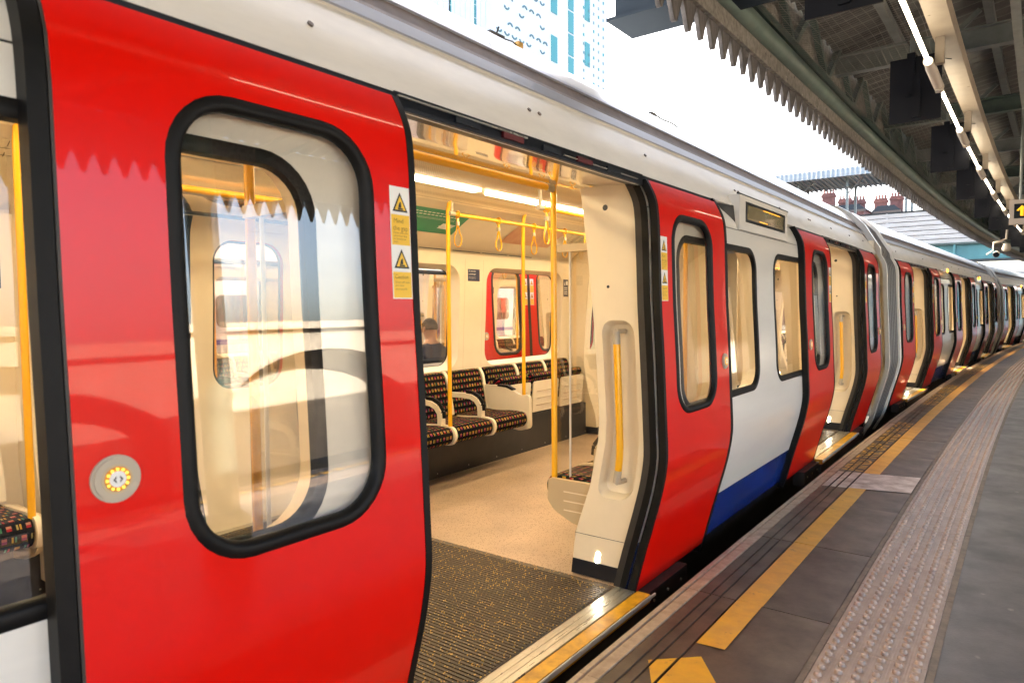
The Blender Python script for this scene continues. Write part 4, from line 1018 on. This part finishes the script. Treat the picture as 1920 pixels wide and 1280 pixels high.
# second train beyond, doors closed
carB = copy_tree(car1); carB.location = (-6.16, 6.70, 0); carB.rotation_euler = (0, 0, math.pi)
tag(carB, 'carriage with closed red doors on the next track, seen through the far windows', 'train carriage')
# third train, white with a blue band
W3 = mat('pale_train_white', (.62, .68, .74), .35, noise=.08, nscale=3)
D3 = mat('pale_train_window', (.10, .085, .06), .1, coat=1.0)
V3 = mat('pale_train_blue', (.08, .07, .36), .4)
t3 = empty('white_train', (-9.0, 8, 0)); tag(t3, 'white train with a violet blue band seen far off through two carriages', 'train')
b = MB(); extr_y([(-.02, -.4), (0, .0), (0, .86)], -9, 9, b); extr_y([(0, .93), (.0, 1.75), (-.04, 1.8)], -9, 9, b); extr_y([(-.02, 1.83), (-.10, 2.05), (-.35, 2.3), (-1.3, 2.45), (-2.4, 2.2)], -9, 9, b); b.build('body_side', W3, t3, smooth=30)
b = MB(); b.box(-.01, .004, -9, 9, .86, .93); b.build('blue_band', V3, t3)
b = MB(); b.box(-.05, .02, -9, 9, 1.80, 1.83); b.build('cornice', W3, t3)
for k in range(-9, 10):
    y = 3.7+k*.78
    if -8.5 < y < 8.2:
        pts = rrect(y-.27, y+.27, 1.10, 1.56, .09, 5); b = MB(); b.add([(.006, q, z) for q, z in pts], [tuple(range(len(pts)))]); b.build('window', D3, t3)

# passenger sitting in the second train
SKIN = mat('skin', (.50, .27, .18), .5); HAIR = mat('brown_hair', (.045, .026, .016), .6, bump=.6, bscale=60); JACK = mat('navy_jacket', (.03, .04, .075), .8, bump=.3, bscale=40)
def passenger(loc):
    root = empty('person', loc); tag(root, 'person with short brown hair and a dark jacket sitting in the farther train', 'person')
    me = bpy.data.meshes.new('body')
    V = [(0, 0, .47), (-.02, 0, .62), (-.0, 0, .78), (.02, 0, .92), (.0, 0, 1.0), (-.01, 0, 1.055), (-.02, 0, 1.10), (-.03, 0, 1.16), (-.02, 0, 1.22),
         (.0, .19, .89), (-.03, .25, .68), (-.27, .16, .58), (.0, -.19, .89), (-.03, -.25, .68), (-.27, -.16, .58),
         (-.03, .1, .45), (-.42, .12, .47), (-.46, .12, .06), (-.58, .12, .0), (-.03, -.1, .45), (-.42, -.12, .47), (-.46, -.12, .06), (-.58, -.12, .0)]
    Ed = [(0, 1), (1, 2), (2, 3), (3, 4), (4, 5), (5, 6), (6, 7), (7, 8), (3, 9), (9, 10), (10, 11), (3, 12), (12, 13), (13, 14), (0, 15), (15, 16), (16, 17), (17, 18), (0, 19), (19, 20), (20, 21), (21, 22)]
    me.from_pydata(V, Ed, []); o = bpy.data.objects.new('body', me); COL.objects.link(o); o.parent = root
    R = [.16, .15, .16, .15, .07, .055, .07, .085, .06, .075, .055, .035, .075, .055, .035, .10, .08, .05, .04, .10, .08, .05, .04]
    sk = o.modifiers.new('skin', 'SKIN'); 
    for i, r in enumerate(R): me.skin_vertices[0].data[i].radius = (r, r*(1.15 if i in (1, 2, 3) else 1))
    me.skin_vertices[0].data[0].use_root = True
    o.modifiers.new('sub', 'SUBSURF').levels = 2; o.modifiers['sub'].render_levels = 2
    dg = bpy.context.evaluated_depsgraph_get(); m2 = bpy.data.meshes.new_from_object(o.evaluated_get(dg)); o.modifiers.clear(); o.data = m2; m2.name = 'body'
    m2.materials.clear(); m2.materials.append(JACK); m2.materials.append(SKIN)
    for p in m2.polygons:
        p.use_smooth = True
        if p.center.z > .99 and abs(p.center.y) < .12: p.material_index = 1
    h = MB(); n = 14
    for i in range(8):
        ph = math.radians(-12+i*102/7)
        for j in range(n):
            a = 2*math.pi*j/n; fr = .010 if math.cos(a) < -.2 else 0
            h.v.append((-.022+(.098-fr)*math.cos(a)*math.cos(ph), .086*math.sin(a)*math.cos(ph), 1.165+.105*math.sin(ph)+(.05 if math.cos(a) < -.35 and i < 3 else 0)*(3-i)/3))
    for i in range(7):
        for j in range(n): h.f.append((i*n+j, i*n+(j+1) % n, (i+1)*n+(j+1) % n, (i+1)*n+j)); h.mi.append(0)
    h.build('hair', HAIR, root, smooth=70)
    f = MB(); f.tube([(-.125, 0, 1.155), (-.143, 0, 1.125), (-.118, 0, 1.115)], [.008, .014, .010], 8)
    for q in (-1, 1): f.tube([(-.02, q*.083, 1.17), (-.01, q*.092, 1.15), (-.02, q*.084, 1.125)], .012, 6)
    f.build('face', SKIN, root, smooth=60)
passenger((-5.13, 5.42, -.02))

# ------------------------------------------------------------------ platform canopy
VALM = mat('valance_board', (.165, .155, .155), .7, noise=.6, nscale=14, ncol=(.045, .038, .036), bump=.3, bscale=50, rnd=.12, stretch=(1, 1, .35))
FASC = mat('fascia_board', (.27, .25, .225), .7, noise=.5, nscale=22, ncol=(.12, .108, .095), bump=.2, bscale=60)
GREENM = mat('green_steel', (.075, .115, .10), .45, noise=.4, nscale=8, ncol=(.05, .07, .065))
GPIPE = mat('green_gutter', (.14, .19, .165), .38, noise=.35, nscale=5, ncol=(.09, .13, .115))
GALV = mat('galvanised_steel', (.22, .245, .24), .4, metal=.4, noise=.3, nscale=8)
ROOFS = mat('roof_sheet', (.115, .112, .108), .4, noise=.5, nscale=3, ncol=(.05, .048, .046))
CREAMB = mat('cream_tray', (.33, .275, .21), .5, noise=.18, nscale=6)
HOLD = mat('lamp_holder', (.60, .54, .46), .4)
TUBE = mat('fluorescent_tube', (1, 1, 1), .3, emit=(1.0, .88, .70), estr=2.4)
PANELB = mat('black_monitor', (.0055, .007, .013), .45, spec=0.3)
spots(FASC, 16, .22, (.03, .025, .02), .3); spots(FASC, 24, .22, (.5, .48, .44), .12); spots(CREAMB, 10, .14, (.12, .09, .06), .3)
can = empty('platform_canopy', W(0, 4.5, 0)); tag(can, 'station canopy with toothed wooden valance and corrugated roof over the platform', 'canopy')
ox, oy = can.location.x, can.location.y
def loc_can(v): return (v[0]-ox, v[1]-oy, v[2])
def csolid(name, l0, l1, z0, z1, s0, s1, m, ds=1.5, zf=None):
    b = MB(); n = max(1, int((s1-s0)/ds)); vs = []; fs = []
    for i in range(n+1):
        s = s0+(s1-s0)*i/n; vs += [loc_can(W(s, a, z)) for a, z in ((l0, z0), (l1, z0), (l1, z1), (l0, z1))]
    for i in range(n):
        for j in range(4): fs.append((4*i+j, 4*i+(j+1) % 4, 4*i+4+(j+1) % 4, 4*i+4+j))
    fs += [(0, 1, 2, 3), (4*n+3, 4*n+2, 4*n+1, 4*n)]
    b.add(vs, fs); return b.build(name, m, can)
vb = MB()
vb.extrude([(-.0965, .30), (-.0965, .160), (-.078, .135), (-.019, .008), (0, .0), (.019, .008), (.078, .135), (.0965, .160), (.0965, .30)], lambda y, z: (-.013, y, z), lambda y, z: (.013, y, z))
vbm = vb.mesh('valance_board', VALM)
vmesh2 = []
s = -3.0
while s < 43:
    p = loc_can(W(s, 1.18, 2.975)); vo = put('valance_board', vbm, can, (p[0], p[1], p[2]+random.uniform(-.008, .008)), hd(s)+random.uniform(-.04, .04)); vo.scale = (1, random.uniform(.93, 1.0), random.uniform(.93, 1.02)); vo.rotation_euler[0] = random.uniform(-.025, .025); s += .1965
CS0, CS1 = -9.0, 44.0
csolid('fascia_beam', 1.194, 1.222, 3.150, 3.262, CS0, CS1, FASC)
csolid('fascia_beam', 1.13, 1.166, 3.20, 3.46, CS0, CS1, FASC)
b = MB(); b.tube([loc_can(W(q, 1.236, 3.328)) for q in np.arange(CS0, CS1, 1.2)], .068, 14); b.build('gutter_pipe', GPIPE, can, smooth=60)
csolid('sky_gap_filler', 1.167, 1.193, 3.276, 3.44, CS0, CS1, FASC)  # filler added to stop bright sky showing between fascia and pipe
csolid('bottom_chord', 1.21, 1.27, 3.42, 3.48, CS0, CS1, GREENM)
csolid('top_chord', 1.21, 1.27, 3.90, 3.96, CS0, CS1, GREENM)
csolid('boarding', 1.168, 1.19, 3.45, 3.90, CS0, 8.5, FASC); csolid('boarding', 1.168, 1.19, 3.45, 3.90, 8.51, CS1, GREENM)  # far stretch: dark green sheet added in place of the darkness beyond
q = -4.0
while q < 30:
    for a, e in ((q, q+.55), (q+1.1, q+.55)):
        b = MB(); b.bar(loc_can(W(a, 1.24, 3.46)), loc_can(W(e, 1.24, 3.93)), .05, .05); b.build('truss_web', GREENM, can)
    q += 1.1
def roof_z(l): return 3.86+(.20*(l-1.2) if l < 4.2 else .20*(7.2-l))
k = 0; s = 2.63-2.62*4
while s < 43:
    p0 = Vector(loc_can(W(s, 1.22, 3.62))); p1 = Vector(loc_can(W(s, 7.2, 3.62)))
    b = MB(); b.bar(p0, p1, .10, .016); b.bar(p0+Vector((0, 0, .17)), p1+Vector((0, 0, .17)), .10, .016); b.bar(p0+Vector((0, 0, .085)), p1+Vector((0, 0, .085)), .012, .16)
    b.build('cross_beam', GALV if k % 2 else GREENM, can)
    for l in (2.05, 3.1):
        a0 = Vector(loc_can(W(s, l, 3.63))); a1 = Vector(loc_can(W(s, l+.35, 3.95))); b = MB(); b.bar(a0, a1, .04, .04); b.build('brace', GALV, can)
    # corrugated sheet for this bay, left slope and right slope
    for l0, l1, nm in ((1.2, 4.2, 0), (4.2, 7.2, 1)):
        b = MB(); n = 104; vs = []
        for i in range(n+1):
            ss = s+2.62*i/n; zc = .020*math.sin(2*math.pi*i/8)
            vs += [loc_can(W(ss, l0, roof_z(l0)+zc)), loc_can(W(ss, l1, roof_z(l1-1e-6)+zc))]
        b.add(vs, [(2*i, 2*i+1, 2*i+3, 2*i+2) for i in range(n)]); b.build('roof_sheet', ROOFS, can, smooth=60)
    s += 2.62; k += 1
for l in (1.75, 2.45, 3.0, 3.6, 4.2): csolid('purlin', l-.035, l+.035, roof_z(l)-.11, roof_z(l)-.03, CS0, CS1, GALV)
csolid('cable_tray', 2.66, 2.72, 3.50, 3.56, CS0, CS1, GALV)
for l, z, sag in ((1.95, 3.60, .05), (2.02, 3.60, .09), (2.85, 3.58, .07), (3.35, 3.6, .12)):
    b = MB(); b.tube([loc_can(W(2.63+2.62*(q/8)-10.48, l, z-sag*math.sin(math.pi*((q % 8)/8)))) for q in range(0, 150)], .009, 6); b.build('cable', BLACK, can, smooth=60)
csolid('light_tray', 2.255, 2.385, 3.175, 3.29, CS0, CS1, CREAMB)
for s in np.arange(-6, 42, 6.2):
    p = loc_can(W(s, 4.3, 0)); b = MB(); b.tube([(0, 0, 0), (0, 0, .25), (0, 0, .3), (0, 0, 3.7)], [.16, .16, .10, .10], 14); b.build('canopy_column', GREENM, can, loc=(p[0], p[1], p[2]), smooth=40)
b = MB(); s = -7.0
while s < 40:
    for a, z0 in (((-.0965, .30), 0),): pass
    pts = [(-.0965, .30), (-.0965, .20), (-.075, .165), (-.018, .008), (.018, .008), (.075, .165), (.0965, .20), (.0965, .30)]
    b.add([loc_can(W(s+y, 7.2, 3.0+z)) for y, z in pts], [tuple(range(8))]); s += .1965
tag(b.build('valance_strip', VALM, can), kind='stuff')
csolid('fascia_beam', 7.16, 7.3, 3.28, 3.85, CS0, CS1, FASC)
# bird netting under the roof
b = MB(); NET = mat('bird_net', (.26, .25, .23), .7)
def netz(s, l): return 3.40+.03*math.sin(s*2.1)+.05*math.sin(l*5+s)
for i in range(17):
    l = 1.30+i*.055; b.tube([loc_can(W(q, l+.012*math.sin(q*3+i), netz(q, l))) for q in np.arange(1.5, 17, .3)], .0013, 3, caps=False)
for q in np.arange(1.5, 17, .05): b.tube([loc_can(W(q, l, netz(q, l))) for l in np.arange(1.30, 2.20, .2)], .0011, 3, caps=False)
tag(b.build('bird_net', NET, can), kind='stuff')
# projecting girder end over the train
b = MB(); b.box(-.55, .6, -.16, .16, 0, .35); b.box(-.6, .6, -.19, .19, -.02, .0)
p = W(2.15, 1.1, 3.30); tag(b.build('girder_end', mat('blue_steel', (.020, .028, .038), .9, spec=0.08), None, loc=p, rz=hd(2.15)), 'blue-grey steel girder end jutting out above the first valance teeth', 'girder')

# strip lights and hanging black panels
ORD = ['nearest', 'second', 'third', 'fourth', 'fifth', 'sixth']
for k in range(-3, 18):
    s0 = 1.78+2.33*k; p = W(s0, 2.24, 3.0); root = empty('strip_light', p, hd(s0+.7))
    b = MB(); b.tube([(0, 0, 0), (0, 1.48, 0)], .014, 8); b.build('lamp_tube', TUBE, root, smooth=60)
    b = MB(); b.tube([(0, 1.48, 0), (0, 1.62, 0), (0, 1.63, 0), (0, 2.18, 0)], [.030, .030, .034, .034], 14); b.box(-.02, .03, 2.10, 2.17, -.045, -.02); b.build('lamp_holder', HOLD, root, smooth=40)
    b = MB(); b.box(.03, .085, 1.56, 1.62, .0, .175); b.build('hanger', CREAMB, root)
    b = MB(); b.tube([(.02, 1.6, .03), (.06, 1.75, .09), (.02, 1.95, .15), (.08, 2.1, .17)], .004, 5); b.build('cable', BLACK, root)
    if k < 0: tag(root, 'lit strip light outside the view, behind the nearest one in the row', 'strip light', 'strip lights under the canopy')
    elif k < 6: tag(root, ORD[k]+' lit strip light in the row hanging under the canopy', 'strip light', 'strip lights under the canopy')
    else: tag(root, 'distant lit strip light, tiny, beyond the sixth in the row under the canopy', 'strip light', 'strip lights under the canopy')
for k in range(9):
    s0 = 1.52+2.58*k; p = W(s0, 1.885, 2.80); root = empty('hanging_panel', p, hd(s0))
    b = MB(); b.box(0, .355, 0, .012, 0, .50); b.build('back_plate', PANELB, root)
    for x, z in ((.12, .20), (.16, .03)):
        b = MB(); b.box(x, x+.055, -.022, -.001, z, z+.33); b.build('stiffening_rib', PANELB, root)
    b = MB(); b.tube([(.15, .02, .5), (.15, .02, .78)], .015, 8); b.build('hanger_rod', GALV, root)
    if k < 6: tag(root, ORD[k]+' black hanging panel in the row under the canopy', 'panel', 'black panels under the canopy')
    else: tag(root, 'distant black hanging panel, beyond the sixth in the row under the canopy', 'panel', 'black panels under the canopy')
# arrow sign
sg_ = empty('direction_sign', (-.15, 9.5, 2.24)); tag(sg_, 'grey boxed sign with a yellow arrow pointing up at the right edge', 'sign')
b = MB(); b.box(0, .75, 0, .09, 0, .27); b.build('sign_box', mat('sign_grey', (.52, .44, .38), .45), sg_)
b = MB(); b.box(.045, .70, -.003, -.001, .065, .225); b.build('sign_face', PANELB, sg_)
b = MB(); x, z = .115, .145
b.add([(x, -.006, z+.062), (x+.05, -.006, z+.005), (x+.03, -.006, z+.002), (x+.015, -.006, z+.02), (x+.015, -.006, z-.055), (x-.015, -.006, z-.055), (x-.015, -.006, z+.02), (x-.03, -.006, z+.002), (x-.05, -.006, z+.005)], [tuple(range(9))]); b.build('arrow', mat('sign_yellow', (.8, .42, .02), .4, emit=(1, .5, .02), estr=.12), sg_)
b = MB(); b.tube([(.1, .045, .27), (.1, .045, 1.4)], .014, 8); b.tube([(.6, .045, .27), (.6, .045, 1.4)], .014, 8); b.build('hanger_rod', GALV, sg_)
# surveillance cameras
cc = empty('security_camera', (-.36, 17.5, 2.35)); tag(cc, 'pair of pale security cameras on a bracket at the far end of the valance', 'camera')
b = MB(); b.tube([(.06, 0, 1.2), (.06, 0, .50), (.05, 0, .35), (-.06, 0, .30), (-.16, 0, .28)], .02, 8); b.tube([(-.16, 0, .30), (-.17, 0, .12), (-.28, 0, .04)], .012, 8); b.build('bracket', HOLD, cc, smooth=50)
b = MB(); b.tube([(-.11, -.16, .02), (-.11, .1, .05)], .062, 12); b.build('camera_body', HOLD, cc, smooth=40)
b = MB(); b.tube([(-.11, -.19, .016), (-.11, -.155, .02)], .055, 12); b.build('lens_hood', PANELB, cc, smooth=40)
b = MB(); b.tube([(.06, -.1, .24), (.06, -.1, .16), (.06, -.1, .11), (.06, -.1, .08)], [.05, .08, .075, .04], 12); b.build('dome', HOLD, cc, smooth=50)

# ------------------------------------------------------------------ footbridge, road bridge and buildings behind
WB = mat('white_boarding', (.56, .545, .52), .5, noise=.15, nscale=4, ncol=(.42, .38, .34), stretch=(.4, 1, 3))
TEAL = mat('teal_steel', (.085, .26, .27), .45, noise=.25, nscale=1.5)
DKS = mat('dark_steel', (.03, .035, .035), .5)
fb = empty('footbridge', (0, 42, 0)); tag(fb, 'white boarded footbridge on teal girders crossing the tracks in the distance', 'bridge')
for k in range(7):
    z = 4.50+k*.25; b = MB(); b.box(-18, 6, -.03-.006*(k % 2), .05, z, z+.215); b.build('parapet_board', WB, fb)
b = MB(); b.box(-18, 6, .051, .09, 4.5, 6.25); b.build('backing', DKS, fb)
for x in (-10.3, -6.0, -1.7): 
    b = MB(); b.box(x-.05, x+.05, -.05, -.037, 4.5, 6.25); b.build('cover_strip', WB, fb)
b = MB(); b.box(-18, 6, -.08, .1, 6.25, 6.30); b.build('parapet_rail', DKS, fb)
b = MB(); b.box(-18, 8, .0, .08, 3.62, 4.40); b.build('girder_web', TEAL, fb)
for z0, z1, mm in ((4.40, 4.50, GREENM), (3.50, 3.62, DKS)):
    b = MB(); b.box(-18, 8, -.22, .3, z0, z1); b.build('girder_flange', mm, fb)
for x in np.arange(-17, 8, 2.35):
    b = MB(); b.box(x-.05, x+.05, -.18, 0, 3.62, 4.40)
    for z in np.arange(3.70, 4.36, .13): b.disc((x+.16, -.0, z), (0, -1, 0), .018, 0, 6, h=.02)
    b.build('stiffener', TEAL, fb)
b = MB(); b.box(-18, 8, .1, 2.6, 4.3, 4.42); b.build('deck', DKS, fb)
b = MB(); b.box(-18, 6, 2.6, 2.7, 4.5, 6.25); b.build('parapet_panel', WB, fb)
for x in (-10.6, -8.0, -5.12):
    for y in (0.05, 2.4):
        b = MB(); b.box(x-.06, x+.06, y-.06, y+.06, 6.3, 8.5); b.build('roof_post', GALV, fb)
b = MB(); vs = []
for i in range(97):
    x = -12.0+5.9*i/96; z = .03*math.sin(i*math.pi/2)
    vs += [(x, -.9, 8.50+z), (x, 3.4, 8.34+z)]
b.add(vs, [(2*i, 2*i+1, 2*i+3, 2*i+2) for i in range(96)]); b.build('bridge_roof', mat('zinc_roof', (.50, .55, .58), .5), fb)
b = MB(); vs = []
for i in range(97):
    x = -12.0+5.9*i/96; y = -.92+.03*math.sin(i*math.pi/2); vs += [(x, y, 8.36), (x, y-.0, 8.80+.025*math.cos(i*math.pi/2))]
b.add(vs, [(2*i, 2*i+1, 2*i+3, 2*i+2) for i in range(96)]); b.build('roof_edge', mat('zinc_edge', (.36, .41, .44), .5), fb)
for k in range(22):
    b = MB(); x = -11.9+k*.27; b.bar((x, -.8, 8.40), (x, 3.3, 8.26), .10, .06); b.build('rafter', WB, fb)
for x in (-10.6, -8.0):
    b = MB(); b.bar((x, -.8, 7.75), (x, 2.4, 8.30), .07, .07); b.bar((x, .05, 7.5), (x+.8, .05, 8.35), .06, .06); b.build('knee_brace', FASC, fb)
# station wall beyond the bridge
b = MB(); b.box(-12, 14, 0, .3, 3.15, 3.7); b.box(-12, 14, .02, .3, -1, 3.12, 1)
for x in np.arange(-11, 14, 1.6): b.box(x, x+.06, -.03, .02, -1, 3.12, 2)
tag(b.build('station_screen', [WB, mat('pale_green_panel', (.50, .66, .60), .5), TEAL], None, loc=(0, 62, 0)), 'pale green panelled screen under the bridge beyond the last carriages', 'screen')

# white and teal tower
TW = mat('tower_white', (.82, .82, .80), .5, noise=.05, nscale=.4); TT = mat('tower_teal_glass', (.02, .30, .29), .3); TG = mat('tower_grey_glass', (.07, .17, .17), .35); TG2 = mat('tower_pale_glass', (.22, .34, .33), .35)
tw = empty('tower_block', (-45, 40, 0)); tag(tw, 'tall white tower block with teal window strips and patterned facade', 'building')
b = MB(); b.box(-18, 0, 0, 42, -1, 60); b.build('wall', TW, tw)
def twin(name, y0, y1, z0, z1, m, arc=0):
    b = MB()
    if arc:
        cy = (y0+y1)/2; r = (y1-y0)/2; pts = [(cy+r*math.cos(math.pi*i/8), arc*r*.75*math.sin(math.pi*i/8)) for i in range(9)]+[(cy+r*.55*math.cos(math.pi*i/8), arc*r*.4*math.sin(math.pi*i/8)) for i in range(8, -1, -1)]
        zc = z0 if arc > 0 else z1
        b.extrude([(y, zc+z) for y, z in pts], lambda y, z: (-.05, y, z), lambda y, z: (.06, y, z))
    else: b.box(-.05, .06, y0, y1, z0, z1)
    b.build(name, m, tw)
for k in range(14):
    z = 21+k*2.72; twin('teal_window', 32.2, 33.4, z, z+2.5, TT)
for k in range(5):
    z = 24.5+k*5.6; twin('teal_window', 28.4, 29.7, z, z+3.0, TT); twin('teal_window', 36.1, 37.3, z+1.6, z+4.5, TT)
rnd = random.Random(5)
for k in range(18):
    z = 22+k*1.36
    for j in range(7):
        y = 18.0+j*1.35+(k % 2)*.6
        if rnd.random() < .55: twin('arched_window', y, y+.95, z, z+.5, TG, 1 if k % 2 else -1)
for k in range(22):
    z = 22+k*1.1
    for j in range(5):
        y = 35.4+j*1.25
        if 36 < y < 37.5 and (k % 5) in (1, 2, 3): continue
        twin('small_window', y+.3, y+.55, z, z+.34, TT if (k+j) % 3 == 0 else TG2)
for j, y in enumerate((6.5, 10.6, 14.4)):
    for k in range(14): twin('teal_strip', y, y+.28, 24+k*1.3, 25.2+k*1.3, TT)
for j in range(20): twin('facade_fin', 1.0+j*.8, 1.12+j*.8, 20, 50, TW)
for k in range(12):
    for j in range(3): twin('small_window', 1.0+j*1.6, 1.9+j*1.6, 22+k*1.6, 22.5+k*1.6, TG2)

# brick mansion blocks behind the footbridge
BR = mat('red_brick', (.28, .115, .095), .75, noise=.35, nscale=2.2, ncol=(.17, .07, .06)); SL_ = mat('slate', (.035, .045, .055), .5); STO = mat('stone_trim', (.2, .15, .12), .6)
def block(loc, w, d, h, name, label, stacks, gable=True):
    r = empty(name, loc); tag(r, label, 'building')
    b = MB(); b.box(-w/2, w/2, 0, d, -8, h); b.build('wall', BR, r)
    b = MB(); b.extrude([(-w/2-.2, h), (w/2+.2, h), (0, h+w*.38)] if gable else [(-w/2-.2, h), (w/2+.2, h), (w/2-.6, h+.7), (-w/2+.6, h+.7)], lambda x, z: (x, .3, z), lambda x, z: (x, d, z)); b.build('roof', SL_, r)
    b = MB(); b.box(-w/2-.15, w/2+.15, -.12, .2, h-.25, h); b.build('cornice', STO, r)
    for x, y, hh in stacks:
        b = MB(); b.box(x-.7, x+.7, y-.4, y+.4, h-.5, h+hh); b.box(x-.8, x+.8, y-.5, y+.5, h+hh-.5, h+hh-.25); b.build('chimney_stack', BR, r)
        for q in range(4):
            b = MB(); b.tube([(x-.5+q*.33, y, h+hh), (x-.5+q*.33, y, h+hh+.45)], .11, 8); b.build('chimney_pot', BR, r)
    for k in range(2):
        for j in range(max(2, int(w/1.6))):
            x = -w/2+.8+j*1.55; z = h-2.4-k*2.6
            b = MB(); b.box(x-.45, x+.45, -.06, .05, z, z+1.5); f = b.build('window', STO, r); b = MB(); b.box(x-.36, x+.36, -.08, -.05, z+.1, z+1.4); b.build('pane', D3, f)
    return r
block((-17.9, 90, 0), 5.2, 9, 12.6, 'mansion_block', 'red brick mansion block with big chimney stacks left of the bridge roof posts', ((-1.5, 1.2, 2.4), (.4, 1.0, 1.5), (1.8, 1.4, 1.3)), False)
block((-13.9, 96, 0), 3.0, 8, 12.9, 'mansion_block', 'narrow red brick house with two chimney stacks right of the bridge roof posts', ((-.7, 1.2, 1.7), (1.0, 1.5, 1.9)), False)
block((-24.5, 88, 0), 6.0, 9, 10.8, 'mansion_block', 'lower red brick house with a slate roof close above the train roof', ((1.6, 1.5, 1.2),), False)

# ------------------------------------------------------------------ far side of the island platform (seen only in reflections)
STN = mat('pale_stone', (.42, .37, .31), .75, noise=.25, nscale=3)
rw = empty('retaining_wall', W(2, 12.5, 0)); tag(rw, 'pale stone retaining wall with arches across the tracks behind the viewer', 'wall')
b = MB(); b.box(0, 1.0, -40, 50, 1.55, 1.95); b.box(-.15, 1.1, -40, 50, 1.95, 2.1); b.box(.7, 1.0, -40, 50, -1, 1.55); b.build('wall', STN, rw)
for k in range(15):
    y = -40+k*6.0; b = MB(); b.box(0, .7, y, y+1.2, -1, 1.55); b.build('pier', STN, rw)
    b = MB(); pts = [(y+1.2, 1.55)]+[(y+3.6-2.4*math.cos(math.pi*i/12), .3+1.2*math.sin(math.pi*i/12)) for i in range(13)]+[(y+6.0, 1.55)]
    b.extrude(pts, lambda q, z: (.0, q, z), lambda q, z: (.65, q, z)); b.build('arch', STN, rw)

TILE = bpy.data.materials.new('glazed_tile'); TILE.use_nodes = True
_n = TILE.node_tree.nodes; _b = _n.new('ShaderNodeTexBrick'); _b.inputs['Color1'].default_value = (.035, .022, .014, 1); _b.inputs['Color2'].default_value = (.03, .018, .012, 1); _b.inputs['Mortar'].default_value = (.35, .32, .28, 1)
_b.inputs['Scale'].default_value = 5.0; _b.inputs['Mortar Size'].default_value = .02; _t = _n.new('ShaderNodeTexCoord'); _m = _n.new('ShaderNodeMapping'); _m.inputs['Rotation'].default_value = (0, -math.pi/2, 0)
TILE.node_tree.links.new(_t.outputs['Object'], _m.inputs[0]); TILE.node_tree.links.new(_m.outputs[0], _b.inputs['Vector']); TILE.node_tree.links.new(_b.outputs['Color'], _n['Principled BSDF'].inputs['Base Color']); _n['Principled BSDF'].inputs['Roughness'].default_value = .25
pb = empty('platform_building', W(10, 4.75, 0), hd(20)); tag(pb, 'brown tiled platform building with pale doors on the far half of the platform', 'building')
b = MB(); b.box(0, 1.6, 0, 34, 0, 3.3); b.build('wall', TILE, pb)
b = MB(); b.box(-.05, 1.65, -.05, 34, 3.3, 3.45); b.build('cornice', CREAMB, pb)
for k in range(6):
    b = MB(); b.box(-.03, .02, 2+k*5.4, 3.0+k*5.4, 0, 2.1); b.build('door', WHITE, pb)
